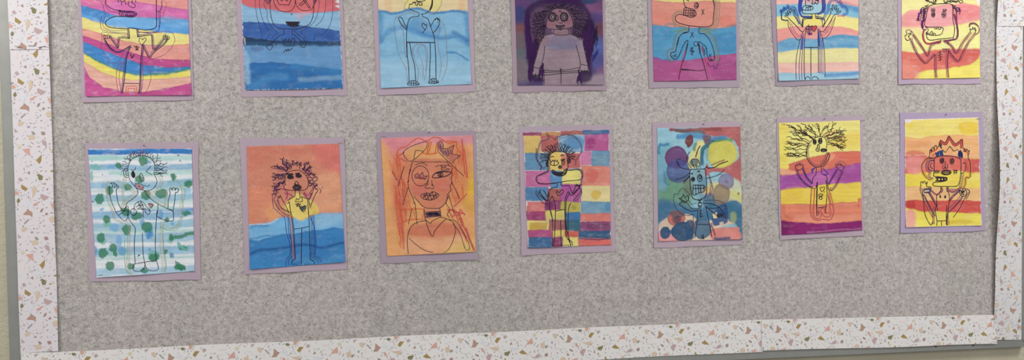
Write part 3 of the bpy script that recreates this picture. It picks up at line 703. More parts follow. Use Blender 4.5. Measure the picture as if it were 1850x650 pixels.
# ---- bottom row, 1
A = Art('b1', 'white and blue striped painting with green blotches and a winking figure, bottom row leftmost',
        [(154.5, 259), (358.6, 257), (362.8, 504.5), (162, 508.4)], [(160, 269), (347, 268.6), (352.4, 489.6), (175.6, 501)], (150, 250, 5), seed=8)
A.bands((212, 218, 226), [("0:2000,1100:2000", (0, 0, 0))], 6)
W_ = (110, 182, 205)
for (s_, w_, c_, a_) in (("40,178 500,178 1000,175", 40, (158, 205, 205), .9), ("60,262 300,262 600,270 1000,255", 52, (104, 172, 212), .85), ("250,312 650,318 1000,300", 34, (150, 205, 200), .8),
    ("60,428 300,420 600,425 1000,390", 62, (108, 178, 212), .85), ("70,480 300,470 600,470 1000,450", 22, (170, 205, 215), .6), ("70,545 400,540 700,545 1000,520", 60, (112, 180, 212), .8), ("70,595 400,590 1000,570", 24, (160, 210, 210), .7),
    ("70,695 400,690 700,700 1000,660", 62, (92, 166, 212), .85), ("560,650 700,640 1000,640", 30, (80, 150, 210), .8), ("80,800 400,800 700,790 1010,760", 70, (120, 184, 212), .85), ("90,850 400,840 1010,830", 22, (160, 210, 205), .8),
    ("90,900 400,900 700,895 1010,880", 80, (116, 180, 214), .8), ("100,1030 400,1015 700,1010 1010,1000", 70, (112, 176, 214), .85), ("110,1085 1010,1065", 24, (165, 208, 208), .8), ("110,1210 400,1200 700,1195 1010,1175", 64, (130, 186, 218), .8)):
    A.brush(s_, w_ * 1.05, (c_[0] * .97, c_[1] * .97 , c_[2] * .95 ), a_ * .92, 22)
A.brush("40,120 300,125 500,115 750,112 990,118", 50, (28, 118, 190), 1, 14); A.brush("140,110 480,105", 12, (90, 160, 215), .5, 10)
A.wash(.08, .12, .2)
A.wx = A.wx + 7 * fbm(A.x / 11, A.y / 11, 2); A.wy = A.wy + 9 * fbm(A.x / 12 + 50, A.y / 12, 2)
GR = (30, 124, 84); GP = (100, 176, 160); BL_ = (70, 150, 200)
for q in ((180, 180, 150, 26, (150, 200, 196)), (520, 320, 200, 20, (150, 200, 190)), (700, 625, 160, 18, (160, 205, 195)), (300, 1040, 160, 20, (150, 196, 190)), (820, 450, 120, 22, (150, 196, 200)), (115, 262, 42, 28, GP), (80, 340, 16, 50, GP), (218, 770, 38, 30, GP), (190, 930, 30, 30, GP), (790, 920, 30, 26, GP), (640, 1060, 52, 50, (90, 170, 150)), (930, 990, 30, 24, GP), (355, 1015, 40, 40, BL_), (290, 800, 40, 40, (100, 165, 215)), (330, 930, 26, 60, (100, 165, 215)), (600, 855, 40, 48, BL_), (808, 1055, 20, 24, (40, 120, 170)), (590, 215, 24, 20, BL_), (705, 690, 22, 46, BL_), (610, 1000, 18, 12, BL_), (110, 1010, 24, 40, BL_), (540, 760, 26, 30, BL_), (812, 770, 10, 20, BL_), (190, 425, 30, 16, (110, 170, 215)), (265, 258, 50, 14, (90, 160, 210)), (175, 640, 16, 16, (100, 165, 215)), (940, 470, 40, 24, (120, 185, 210))):
    A.blob(q[0], q[1], q[2], q[3], q[4], .75, .4, .1)
for q in ((547, 205, 40, 40), (325, 246, 28, 24), (515, 370, 38, 34), (412, 440, 32, 30), (713, 500, 54, 42), (245, 470, 32, 46), (153, 545, 34, 42), (820, 345, 26, 32), (950, 412, 36, 34), (570, 512, 44, 44), (218, 730, 32, 32), (398, 826, 38, 48), (165, 895, 40, 46), (185, 1032, 40, 44), (272, 985, 38, 40), (292, 1040, 20, 24), (250, 1150, 42, 42), (582, 800, 50, 46), (488, 700, 50, 34), (392, 672, 36, 34), (762, 740, 24, 22), (940, 674, 40, 20), (748, 1022, 20, 22), (645, 1070, 42, 34), (556, 1194, 32, 26), (432, 1150, 36, 26), (905, 985, 38, 22), (880, 1160, 52, 28), (797, 895, 22, 34), (375, 645, 30, 20)):
    A.blob(q[0], q[1], q[2], q[3], GR, .86, .3, .25)
A.poly("600,840 632,850 580,915 572,880", (50, 140, 205), .9); A.poly("830,1105 860,1110 935,1180 850,1170", GR, .8); A.poly("860,945 880,940 945,1010 920,1010 870,980", GP, .9)
A.brush("800,898 870,888 950,862 1005,855", 34, GR, .85, 14); A.brush("820,330 820,390;915,425 975,390", 12, GR, .8, 8)
for q in ((860, 157, 8), (878, 208, 8), (100, 570, 7), (178, 328, 5), (85, 210, 5), (830, 978, 7), (698, 966, 6), (182, 500, 4), (720, 465, 5)): A.blob(q[0], q[1], q[2], q[2], (70, 90, 120), .8, .4, 0)
A.poly("478,405 550,430 540,460 500,455 476,430", (178, 110, 116), .9, 5, 0, False); A.poly("600,602 592,590 612,586 636,596 630,612 615,626", (176, 96, 96), .9, 4, 0)
A.k("412,250 410,310 430,380 480,440 500,470;412,250 440,190 500,160 560,158 610,175 640,210 652,260 645,320 665,360 670,400 640,450 590,472 560,470 545,462;478,405 520,412 560,425 590,430 608,415;478,405 475,430 500,455 540,460 550,430;512,420 510,440", 1.15)
A.k("497,468 498,500 460,540 405,580 385,630 370,660;560,475 600,530 680,590 770,635 820,660;435,280 455,290 475,278 478,260;!618,250 572,300 628,328;525,312 515,345 522,375 540,385 555,370 545,340z", 1.2)
A.k("448,305 458,300 468,318 470,340 460,352 450,345 445,325z;452,315 462,335;455,305 465,345;450,330 460,348", 2.4)
A.k("410,268 380,275 370,310 382,345 410,355;405,290 390,300 395,330 408,335", 1.1)
HL1 = "248,410 258,400 270,420 275,442;262,402 280,400 290,430 292,450;280,405 300,408 308,442;300,412 318,425 325,440 305,465 310,520 325,590 355,645;240,425 245,500 262,570 295,650"
HR1 = "785,470 785,455 800,448 808,465 815,445 832,448 836,468 845,448 862,455 866,470 852,490;785,470 790,500 775,560 770,635;852,490 838,490 832,560 818,650"
A.k(HL1, 1.25); A.k(HR1, 1.25)
A.k("600,602 592,590 612,586 622,592 636,596 630,612 615,628z", 1.1)
A.k("465,655 470,600 500,572 530,565 560,590 595,640 605,655;500,572 520,610 545,650;530,565 515,600 480,620;500,600 560,605;525,568 545,610 548,715;520,635 570,635;490,635 580,640;545,590 500,640", 1.1)
A.k("385,630 410,610 412,655 402,700;680,590 680,650 670,700;295,655 330,700 378,742 410,710 412,650;300,660 365,650 420,655;330,690 370,660", 1.15)
A.k("435,650 440,680 465,695 485,675 485,650 460,632 438,645;560,650 590,688 610,660 600,630;410,710 440,760 475,810 470,900 468,1000 475,1130;672,650 662,800 658,950 665,1105;670,700 740,735 815,742 820,700 815,650 770,635;540,850 545,980 548,1050 560,1110;470,1132 560,1115 668,1102;470,1132 458,1160 465,1190 510,1198 550,1180 565,1140 560,1112;560,1125 580,1170 620,1192 670,1188 686,1170 680,1140 668,1105", 1.25)
A.k("!500,1062 518,1045", 2.2)
for i in range(26):
    t = i / 25; a = pi * (1.02 - 1.12 * t); cx, cy = 535, 285
    x0_, y0_ = cx + 125 * cos(a), cy - 122 * sin(a); f_ = random.uniform(1.45, 1.75)
    A.k(wav(x0_, y0_, cx + 125 * f_ * cos(a), cy - 110 * f_ * sin(a), 9, 1.6), 1.05, (40, 45, 60))
for y_ in (245, 268, 290, 312, 325): A.k(wav(652, y_, 765, y_ + random.uniform(-30, 10), 8, 1.8), 1.05, (40, 45, 60))
A.p("420,200 430,150 470,120 500,150 540,110 560,150", (120, 80, 110), .9, 0, (0, 10))
P1 = [(170, 160, 120), (205, 165, 130), (110, 160, 120)]
for i, o in enumerate((12, 22, 34)):
    A.p("500,470 498,500 460,540 405,580 370,640;412,355 400,390 440,430 480,470", P1[i], .55, 0, (o,)); A.p("560,475 600,530 680,590 760,630 772,560 780,470", P1[i], .55, 0, (-o,)); A.p("665,340 690,390 660,450 600,480", P1[i], .55, 0, (-o,))
    A.p("245,390 225,440 240,560 280,660 300,720 370,760", P1[i], .55, 0, (o * .7 - 8,)); A.p("300,400 340,430 345,520 370,610", P1[i], .55, 0, (-o * .8,))
    A.p("410,740 440,800 440,900 435,1060 430,1130 430,1180 490,1220 560,1215", P1[i], .55, 0, (o,)); A.p("690,740 685,950 700,1100 705,1170 680,1215 600,1220", P1[i], .55, 0, (-o * 1.2,))
    A.p("860,440 885,480 870,560 850,660 860,720 820,790 720,760", P1[i], .55, 0, (-o * 1.2,))
A.p("380,900 378,1000 382,1130 400,1190 440,1225;770,400 840,375 890,440 900,560 912,640 900,700 850,790 760,825 705,790 725,850 735,1000 755,1130 745,1200 690,1225", (120, 165, 130), .8)
ARTS.append((A, ((182.5, 496.5, 4), (347, 489, 3))))

# ---- bottom row, 2
A = Art('b2', 'painting of a curly-haired figure in yellow top standing in blue water under orange sky',
        [(433.6, 249.5), (622, 248.3), (628, 486), (442.6, 495)], [(446, 264.4), (612, 259.4), (624, 473), (452, 486.4)], (430, 240, 5), seed=9)
A.bands((206, 122, 92), [
    ("90:835,200:815,290:805,350:770,420:755,560:775,620:770,700:738,800:722,945:722", (100, 170, 216)),
    ("100:965,200:970,300:940,400:915,480:920,600:890,740:875,850:850,950:865", (30, 122, 186))], 9, .12)
A.poly("80,120 450,110 600,180 300,230 90,350", (200, 98, 78), .4, 90, 0); A.poly("650,100 915,100 940,400 820,330 700,200", (212, 96, 92), .7, 110, 0); A.poly("700,380 930,380 940,700 760,710 650,600", (222, 155, 108), .7, 90, 0); A.poly("90,560 250,500 380,620 300,760 90,800", (220, 132, 90), .5, 90, 0)
A.poly("470,600 520,540 560,545 620,590 660,600 700,640 725,680 720,730 660,745 620,770 560,790 500,760 440,740 430,660", (226, 196, 76), .95, 26, .08); A.brush("660,650 700,690 690,720", 40, (205, 170, 40), .7, 30); A.poly("250,690 380,640 430,700 400,745 300,790", (224, 150, 84), .8, 30, 0)
A.brush("100,1095 180,1060 280,1050 400,1035 520,1020 620,1010 760,1030 950,990", 24, (8, 84, 148), .85, 20); A.brush("120,860 160,840 280,835", 24, (50, 135, 190), .7, 16); A.brush("110,960 250,930 330,930 480,915", 16, (34, 116, 172), .7, 14); A.brush("600,1150 760,1180 940,1120", 80, (60, 140, 190), .5, 60); A.brush("150,1170 350,1200", 90, (30, 130, 190), .5, 60); A.brush("100,830 190,822 290,815 360,775", 10, (190, 205, 215), .8, 8)
A.poly("720,740 945,735 945,800 800,850 700,840", (130, 180, 212), .7, 40, 0)
A.wash(.10, .06, .07, .08)
for i in range(70):
    A.blob(random.uniform(90, 930), random.uniform(120, 740), random.uniform(2.5, 5), random.uniform(2.5, 5), (150, 70, 55), .7, .6, 0)
F2 = "425,450 430,400 450,360 500,340 560,340 610,380 635,430 630,490 600,515 530,518 450,515 415,495 418,475 432,465z"
A.k(F2, 1.35); A.k("!480,328 487,280 505,295 518,272 535,300 555,275 560,328", 1.2)
A.k(ell(475, 400, 26, 13), 2.2); A.k(ell(549, 388, 25, 13), 2.2); A.k("455,398 495,402;460,405 490,408;530,385 568,388;535,395 562,394;460,393 490,393", 2.8)
A.k("445,372 500,370;448,382 500,378;450,368 455,385;465,365 470,385;480,362 485,382;518,368 562,362;522,376 560,372;530,360 535,378;548,358 552,376;440,360 455,365", 1.9)
A.k("512,470 518,445 530,438 545,450 552,472;522,462 532,468 542,460;520,470 518,455", 1.5); A.k(ell(535, 493, 38, 21), 2.2); A.k(ell(535, 493, 25, 12), 1.4); A.k("!500,493 572,493;!520,480 520,508;!535,478 535,508;!550,480 550,508;508,478 560,476", 1.7)
A.k("!518,520 515,570;515,570 450,610;!556,520 560,570;560,570 640,600;465,620 475,700 490,760 505,865;630,600 640,750 645,845;!505,868 580,858 645,842;!577,858 572,1185;505,868 520,1135;645,845 655,1140;520,1138 495,1150 482,1200;655,1140 690,1160 690,1198", 1.35)
A.k("450,640 462,620;!502,1180 502,1200;!515,1180 518,1200;!530,1180 540,1198;!605,1180 605,1195;!622,1178 622,1195;!638,1176 640,1192;482,1200 560,1198;650,1140 660,1140 675,1155", 1.25)
LA2 = "360,600 365,572 378,588 382,562 395,590 430,650 460,720;360,600 390,670 440,700 478,718"; RA2 = "640,610 670,550 685,505 697,492 705,512 715,502 722,520 705,545 680,600 650,680;640,612 650,660"
A.k(LA2, 1.3); A.k(RA2, 1.3); A.k("!520,622 530,590 548,605 560,580 582,590 582,620z;!520,640 570,642 530,665 545,632 560,668z", 1.2)
A.poly("592,712 562,680 567,662 588,668 605,655 616,668", (70, 80, 90), 1, 4, 0); A.k("592,712 562,680 567,662 588,668 605,655 616,668z", 1.4)
A.echo("360,600 390,670 440,700 478,718;475,720 490,760 505,865 520,1135", (10, 20, 30), (PUR, ORG, DRK), .9)
A.p("310,560 320,660 350,700 400,745 425,770 440,900 470,1000 470,1100 435,1145 440,1200;345,560 330,600 350,650 400,720 450,760 460,900 490,1000 485,1110 455,1150 462,1205", (45, 60, 130), 1.0); A.p("330,560 320,600 345,660 420,740 470,750", (210, 110, 60), 1.2)
for o in (0, 12, 24, 34): A.p("655,740 665,850 668,1000 668,1120 720,1150 725,1200", (48, 66, 140) if o % 24 else (30, 44, 90), .6, 0, (-o * .9,))
A.p("650,745 690,850 705,980 700,1100", (56, 80, 150), 1.3, 0, (0,)); A.p("600,530 630,560 660,520 690,470;590,540 640,590 660,540;420,540 480,555 500,570 470,600;330,520 400,500 450,540 440,600", (150, 70, 100), 1.0, 0, (0, 7))
CU = (48, 34, 62)
for (a_, b_, c_, d_) in ((440, 350, 300, 300), (440, 340, 330, 310), (455, 335, 380, 230), (460, 320, 400, 225), (470, 330, 430, 240), (450, 345, 350, 290), (480, 320, 450, 260), (490, 290, 500, 250), (520, 275, 540, 255), (570, 300, 560, 265), (580, 330, 640, 260), (590, 330, 665, 300), (600, 350, 660, 330), (590, 340, 620, 260), (605, 360, 650, 340), (425, 400, 305, 390), (425, 410, 310, 420), (420, 430, 320, 460), (418, 440, 305, 490), (425, 385, 310, 370), (415, 460, 330, 500), (380, 450, 310, 520), (350, 500, 315, 560), (380, 500, 340, 560), (625, 400, 720, 400), (630, 420, 715, 430), (620, 385, 700, 380), (635, 440, 720, 460), (640, 450, 700, 480), (640, 470, 720, 480), (620, 370, 690, 370), (440, 360, 340, 380), (430, 370, 320, 400), (600, 340, 650, 290), (450, 330, 410, 270)):
    A.k(wav(a_, b_, c_, d_, 12, 1.8), 1.35, CU); A.p(wav(a_ + 3, b_ + 4, c_ + 5, d_ + 6, 12, 2), (110, 60, 90), .9)
A.k("760,490 766,498;735,500 750,520 740,545", 1.6, (120, 60, 80))
ARTS.append((A, ((614.5, 257.8, 2),)))

# ---- bottom row, 3
A = Art('b3', 'orange portrait of a large face with dark choker and large heart, bottom row',
        [(680, 238.7), (859.5, 236.5), (863.3, 468.5), (687.8, 475.5)], [(688, 249.4), (854, 244.4), (859, 454.4), (699.6, 462.4)], (670, 230, 5), mountcol=(158, 142, 155), seed=10)
A.bands((222, 158, 98), [("0:3000,1100:3000", (0, 0, 0))], 6)
A.poly("80,80 920,60 925,150 700,150 400,160 250,230 90,110", (216, 136, 150), .9, 60, 0); A.poly("150,130 330,110 250,330 180,300", (210, 122, 130), .6, 70, 0); A.poly("820,350 930,400 940,760 880,740 800,640", (214, 160, 60), .85, 60, 0); A.blob(915, 545, 30, 75, (222, 175, 30), .8, .8, 0)
A.poly("200,300 350,280 370,620 300,900 320,1100 230,900 190,600", (208, 112, 84), .75, 80, 0); A.poly("700,140 850,160 880,400 840,640 740,700 690,500", (210, 118, 82), .7, 80, 0)
A.poly("370,310 450,285 620,285 700,320 730,400 725,520 700,640 640,720 560,735 480,720 400,640 350,520 345,400", (204, 118, 92), .85, 18, .04); A.blob(450, 560, 70, 60, (202, 100, 92), .6, .9, 0); A.blob(640, 520, 60, 60, (206, 100, 90), .5, .9, 0)
A.poly("350,900 500,860 760,860 840,960 600,1010 340,980", (200, 98, 84), .7, 70, 0); A.poly("345,990 600,1010 860,960 900,1110 340,1140", (226, 162, 122), .8, 60, 0); A.poly("700,1080 940,1000 945,1125 690,1130", (222, 186, 96), .6, 70, 0)
A.poly("480,730 625,725 632,800 490,840", (205, 130, 102), .8, 8, 0, False); A.poly("492,765 628,755 632,798 495,812", (102, 72, 92), .95, 4, 0, False)
A.poly("605,210 608,150 625,122 650,150 655,195 700,190 752,158 728,240 810,255 760,290 735,325", (172, 112, 106), .7, 5, 0, False); A.poly("398,430 425,412 435,440 465,405 478,440 512,438 490,468 400,455", (178, 92, 92), .8, 5, 0, False)
A.wash(.09, .04, .05, .07)
A.k("500,130 420,150 330,190 292,235 335,300 375,298 440,250 490,200 508,160z;402,208 468,215 440,250 390,285 402,210", 1.1); A.k(ell(447, 438, 76, 91, 22), 1.1); A.k("!398,430 425,412 435,440 465,405 478,440 512,438 490,468 400,455z;402,340 440,325 480,325 508,345;585,358 610,345 680,342 735,355", 1.15)
A.k("555,452 580,415 630,398 690,400 725,405 690,435 620,452z;580,418 630,402 700,402", 1.8); A.k(ell(627, 425, 24, 19), 1.5); A.k("612,415 640,438;640,415 612,436;627,405 627,444", 1.5); A.k("!635,345 640,385 700,385 706,375 680,372 672,350 655,368z", 1.2)
A.k("505,505 490,540 510,552 530,545 540,552 560,555 567,538 550,505;550,475 552,530;518,480 512,525", 1.1)
A.k("450,615 480,600 512,590 525,600 560,580 612,605 600,630 560,652 520,655 475,645z;470,622 520,612 560,618 600,606;!480,602 500,652;!500,594 525,655;!528,598 550,655;!555,584 575,648;!580,592 592,635;!470,640 510,590;!500,652 560,582;!540,656 600,598", 1.3)
A.k("375,310 350,400 338,480 340,540 370,620 385,650 390,690;385,620 420,660 480,720 560,730 625,725 680,670 690,600", 1.15); A.k(wav(376, 308, 690, 312, 4, 10, .1), 1.05); A.k("690,310 705,345 735,355", 1.1)
A.k(wav(735, 360, 700, 640, 9, 4, .1), 1.2); A.k("700,625 680,665 685,700 712,740 690,785 712,820", 1.15); A.k("352,400 345,420;340,480 333,500;360,380 352,396", 2.2)
A.k("!600,215 838,440;!300,350 245,535;!190,395 237,480;!335,540 290,700;!730,490 800,645;!710,635 755,790;!372,730 338,875;!388,670 400,690 418,875;!605,210 608,150;608,150 625,122 650,150 655,195;!655,195 700,190 752,158 728,240 810,255 760,290 735,325", 1.15)
A.hatch("610,155 640,130 650,200 700,200 740,180 720,240 700,290 620,215", 70, 34, (120, 70, 90), .7, (30, 60)); A.hatch("400,440 500,440 488,466 405,452", 40, 12, (130, 50, 60), .8, (14, 30), False)
A.k("480,730 490,835;622,730 632,808;492,765 628,755;495,812 632,800;495,840 520,920 555,985 580,930 640,860 682,825;495,835 535,865 560,840 630,812 690,825;495,840 400,865 350,920 330,1000 330,1070 338,1138", 1.25); A.hatch("492,768 626,758 630,796 496,808", 35, 26, (30, 22, 36), 1.1, (30, 48), False)
A.k("688,828 740,855 762,920 745,1010 700,1100 655,1128;345,1000 400,1050 480,1105 560,1128;700,830 770,850 830,940 880,1040 888,1100 850,1105;740,870 800,950 850,1095", 1.05)
OR_ = (202, 96, 60); RR = (188, 82, 80)
A.hatch("110,300 240,180 300,330 330,560 380,700 470,740 480,830 330,880 300,1100 250,1100 240,850 200,650 230,500 200,400", 78, 70, (204, 100, 66), .9, (50, 130)); A.hatch("200,450 300,350 320,700 330,900 290,1110 250,1050", 82, 40, (196, 92, 84), .9, (60, 130)); A.hatch("700,120 850,120 870,420 850,640 740,700 720,480", 84, 40, (204, 100, 66), .9, (50, 120)); A.hatch("620,720 800,720 860,880 930,1110 870,1100 800,900 700,800", 65, 22, (190, 84, 72), .9, (50, 110))
A.p("240,400 230,250 260,190 320,170 380,120 430,95 500,120 560,90 620,95 660,130;550,130 520,240;530,125 505,250;600,130 580,240;470,230 520,240 600,230;680,120 770,130 775,180 820,240 830,270;640,105 700,140 780,130", OR_, .9, 0, (0, 5)); A.p("!825,105 850,420;!845,200 875,460;240,270 330,310;240,265 300,220;870,600 750,720;820,900 800,740 850,790;830,870 940,1110;860,900 930,1110", RR, .9, 0, (0, 5)); A.p("250,870 350,830 480,825;290,740 470,735 470,820;260,640 290,900 300,1100", OR_, .9, 0, (0, 8)); A.p("700,740 850,780;690,750 740,740 800,790 740,800", RR, 1.2, 0, (0, 5))
ARTS.append((A, ((681.5 + 12, 246.5, 2),)))

# ---- bottom row, 4
A = Art('b4', 'patchwork painting of many coloured blocks with a spiky-haired grinning figure',
        [(937, 229.4), (1104.5, 225.4), (1111.4, 453.6), (942, 461)], [(944.4, 239.4), (1100, 233.6), (1103, 442), (953, 448)], (920, 220, 5), seed=11)
A.bands((216, 202, 198), [("0:3000,1100:3000", (0, 0, 0))], 6)
for r in ((122, 95, 290, 130, (152, 52, 102)), (290, 90, 455, 125, (192, 134, 60)), (455, 80, 665, 120, (172, 82, 76)), (660, 70, 900, 118, (50, 100, 152)),
          (130, 125, 283, 285, (216, 178, 78)), (280, 125, 450, 272, (182, 84, 78)), (445, 118, 680, 278, (122, 172, 204)), (680, 115, 900, 265, (184, 72, 142)),
          (135, 285, 358, 440, (76, 136, 176)), (350, 272, 475, 445, (222, 188, 72)), (470, 285, 532, 440, (204, 116, 82)), (528, 285, 640, 415, (196, 88, 86)), (635, 262, 742, 390, (204, 110, 160)), (740, 265, 905, 408, (92, 146, 182)),
          (145, 440, 372, 592, (196, 92, 152)), (370, 440, 478, 605, (74, 136, 188)), (475, 436, 642, 562, (232, 210, 92)), (645, 400, 910, 586, (220, 124, 102)),
          (145, 590, 345, 712, (62, 128, 178)), (345, 605, 475, 708, (172, 84, 82)), (470, 560, 652, 722, (178, 66, 150)), (652, 580, 910, 722, (226, 204, 130)),
          (155, 716, 322, 816, (216, 106, 104)), (318, 706, 475, 808, (142, 42, 102)), (470, 718, 650, 816, (184, 170, 50)), (648, 720, 915, 836, (98, 152, 182)),
          (155, 810, 330, 892, (166, 52, 112)), (325, 800, 508, 884, (210, 194, 72)), (508, 815, 642, 890, (32, 112, 172)), (640, 825, 915, 904, (220, 112, 98)),
          (163, 888, 352, 982, (228, 205, 90)), (348, 880, 502, 982, (166, 86, 88)), (502, 888, 642, 986, (36, 98, 122)), (640, 900, 915, 988, (142, 62, 116)),
          (165, 975, 382, 1048, (176, 60, 122)), (382, 978, 502, 1038, (226, 190, 72)), (498, 988, 628, 1042, (206, 84, 62)), (625, 984, 912, 1062, (22, 86, 132)),
          (165, 1040, 378, 1142, (32, 96, 146)), (378, 1035, 492, 1132, (142, 42, 96)), (488, 1042, 622, 1122, (234, 206, 92)), (618, 1052, 915, 1122, (216, 88, 78))):
    A.rect(*r[:4], r[4], .97)
A.rect(175, 902, 335, 975, (196, 152, 34), .9); A.blob(580, 190, 90, 60, (60, 128, 182), .75, .5, .2); A.blob(735, 195, 45, 48, (152, 34, 110), .7, .4, .1); A.blob(740, 485, 60, 68, (212, 78, 66), .6, .5, .1); A.blob(782, 655, 48, 42, (212, 176, 40), .9, .4, .1); A.blob(360, 755, 36, 36, (110, 26, 90), .6, .4); A.blob(230, 770, 40, 26, (224, 124, 110), .6, .4); A.blob(235, 850, 34, 28, (136, 30, 96), .5, .4); A.blob(890, 765, 26, 36, (60, 130, 180), .6, .4); A.blob(580, 770, 22, 20, (150, 140, 30), .7, .4)
A.rect(700, 925, 900, 965, (112, 44, 96), .5); A.rect(760, 300, 880, 390, (120, 160, 176), .5); A.brush("445,125 440,270;280,130 282,280;640,290 640,830", 5, (220, 210, 205), .5, 4); A.brush("625,1050 760,1065 912,1050", 12, (14, 62, 105), .8, 8)
A.wash(.11, .07, .12)
F4 = "355,288 350,400 345,440 300,465 250,490 240,520 260,550 330,560 420,550 520,535 640,520 655,470 620,432 535,438 528,400 520,330 510,282 450,268 400,270z"
A.k(F4, 1.35)
for i in range(34):
    t = i / 33; a = pi * (1.08 - 1.1 * t); cx, cy = 440, 330
    A.k(wav(cx + 78 * cos(a) + (10 if t > .5 else 0), cy - 62 * sin(a) - (0), cx + random.uniform(150, 172) * cos(a), cy - random.uniform(130, 155) * sin(a), 4, 2, .12), 1.5 if i % 2 else 1.2)
A.k("370,370 400,350 440,365 445,375 415,395 380,388z;!403,352 406,395;!375,358 368,348;!390,352 385,340;!410,350 410,338;!428,355 434,343;378,320 388,312 402,320;458,308 475,300 490,306", 1.5); A.k(ell(485, 370, 14, 21), 1.5); A.k("485,358 484,378;!470,350 462,340;!480,346 478,335;!492,346 496,335;470,352 500,330;468,345 498,342", 1.6)
A.k(ell(457, 408, 15, 15), 1.5); A.k(ell(457, 408, 6, 6), 1.8); A.k("383,445 400,470 450,487 500,475 520,430 505,432 480,455 430,458 395,438z;395,455 440,470 500,462 512,440;385,450 430,478 480,478", 2.4)
A.k("350,355 335,365 332,385 342,402 350,400;345,360 338,385 346,398;340,370 348,372", 2.2); A.k(ell(537, 356, 14, 17), 1.7); A.k(ell(537, 356, 6, 8), 1.5)
A.k("!430,550 430,588;!462,548 466,576;430,588 380,600 352,640 345,690;466,576 535,578 550,600 568,640 600,575", 1.3); A.k("!600,575 612,565 622,580 636,570 625,590 632,600 605,615 575,650 562,640;270,628 262,650 330,710 352,690;285,612 275,622 268,635;305,615 350,680 358,640", 1.6); A.k("270,632 330,708 352,700;590,575 630,575", 2.0)
A.k("385,668 410,730 415,800 412,900 405,1060 388,1125;385,668 358,712;530,628 500,720 505,950 520,1050 560,1080 566,1122;545,640 512,720 512,950 540,1060 552,1120;555,730 532,800 530,1030 552,1110;!412,806 498,790;!462,888 466,1120;445,665 420,635 432,622 448,640 470,612 488,635z;530,628 560,665 610,620 650,560;575,705 630,650 655,600", 1.4)
for x_ in range(388, 490, 14): A.k("!%d,1112 %d,1128" % (x_, x_ + 2), 1.2)
for x_ in range(498, 570, 16): A.k("!%d,1105 %d,1122" % (x_, x_ + 3), 1.2)
A.k("358,712 366,800 388,900 386,1120;372,790 392,900", 1.1)
A.echo("355,288 350,400 345,435 300,460 245,485 232,520 255,565 330,575 420,565", (-10, -18), (DRK, BRN), .8); A.p("535,425 620,420 665,455 655,530 640,590 655,640 620,700 575,720;590,390 600,340 650,250 600,150 520,120 440,140 400,165;335,400 300,420 250,350 255,260 280,180 350,150 330,110", (90, 70, 90), .8, 0, (0, 8)); A.p("250,620 245,650 300,720 345,745;250,240 245,330 290,400 280,440", DRK, .8, 0, (0, 8)); A.p("330,100 420,170;410,165 600,110", (70, 60, 70), .7)
ARTS.append((A, ()))

# ---- bottom row, 5
A = Art('b5', 'blue-green painting with purple circles and big yellow balloon shape around a toothy figure',
        [(1177.8, 222), (1336.5, 219), (1341.5, 441), (1181.5, 448)], [(1186.4, 231.6), (1336.4, 229), (1340, 432), (1189, 435.6)], (1160, 210, 5), seed=12)
A.bands((136, 190, 204), [("0:3000,1100:3000", (0, 0, 0))], 6)
A.poly("130,300 230,240 300,300 400,420 300,640 140,700", (96, 165, 180), .7, 60, 0); A.poly("560,110 890,90 900,620 860,585 830,560 760,510 640,500 560,540 570,430 620,470 850,400 855,250 760,190 650,180 560,160", (186, 86, 82), .95, 12, .08)
A.poly("240,110 300,150 420,180 380,250 300,200 150,210 135,110", (142, 194, 212), .9, 20, 0); A.brush("255,118 350,128 480,122 600,118 700,115", 30, (150, 72, 72), .95, 10); A.brush("310,128 400,140 520,145 560,160", 30, (92, 78, 84), .8, 16)
A.brush("320,185 420,175 530,185 640,205 740,200", 46, (58, 138, 190), .9, 18); A.poly("545,180 620,178 600,250 565,250", (120, 78, 92), .9, 10)
A.poly("400,400 450,310 500,225 555,230 560,280 530,320 520,420 480,460 420,470", (216, 206, 116), .95, 14, .06); A.brush("640,225 610,255 545,300 530,430", 36, (32, 108, 136), .95, 10)
A.brush("660,230 740,215 800,215", 32, (84, 146, 62), .9, 16); A.brush("650,195 760,205", 20, (60, 130, 180), .8, 12); A.poly("600,270 650,235 790,225 845,280 850,375 790,435 720,462 640,455 600,400", (206, 198, 60), 1, 10, .12); A.brush("580,290 585,400", 16, (120, 165, 130), .7, 12)
A.brush("148,330 152,262 180,265 230,250", 22, (42, 118, 168), .85, 10); A.brush("470,300 480,250", 26, (60, 130, 120), .8, 10)
A.poly("150,560 420,560 450,760 340,900 150,900", (92, 142, 92), .8, 90, 0); A.poly("150,400 200,400 220,640 150,660", (104, 160, 190), .7, 30, 0); A.brush("195,500 210,590 235,610", 26, (60, 120, 160), .7, 14)
A.poly("600,600 895,620 895,800 760,800 640,780 600,700", (206, 202, 128), .95, 30, .04); A.poly("780,560 860,570 895,640 895,700 800,690", (196, 206, 180), .8, 30, 0); A.brush("820,690 890,740", 60, (196, 190, 66), .6, 50)
A.poly("145,760 300,780 500,830 640,760 895,790 897,960 860,990 830,960 640,950 145,980", (52, 112, 152), .95, 60, 0)
A.poly("145,985 240,900 420,880 520,960 640,930 780,880 840,890 845,960 700,1000 640,1125 148,1130", (226, 194, 164), .95, 16, .05); A.poly("740,790 897,795 898,1110 872,1110 862,1000 830,955 770,930", (50, 112, 146), .95, 10, .1); A.blob(820, 910, 28, 50, (150, 170, 110), .8, .5, 0)
A.poly("145,1040 250,1050 330,1130 148,1130", (226, 142, 140), .95, 16); A.poly("620,1020 850,995 880,1030 875,1110 640,1125", (226, 126, 114), .95, 12)
A.blob(305, 375, 102, 102, (112, 58, 118), .95, .06, .2); A.blob(318, 492, 104, 108, (70, 78, 146), .82, .08, .2); A.blob(425, 220, 36, 52, (122, 54, 58), .97, .1, .25); A.poly("405,268 435,260 430,282 412,282", (110, 50, 60), .9, 6)
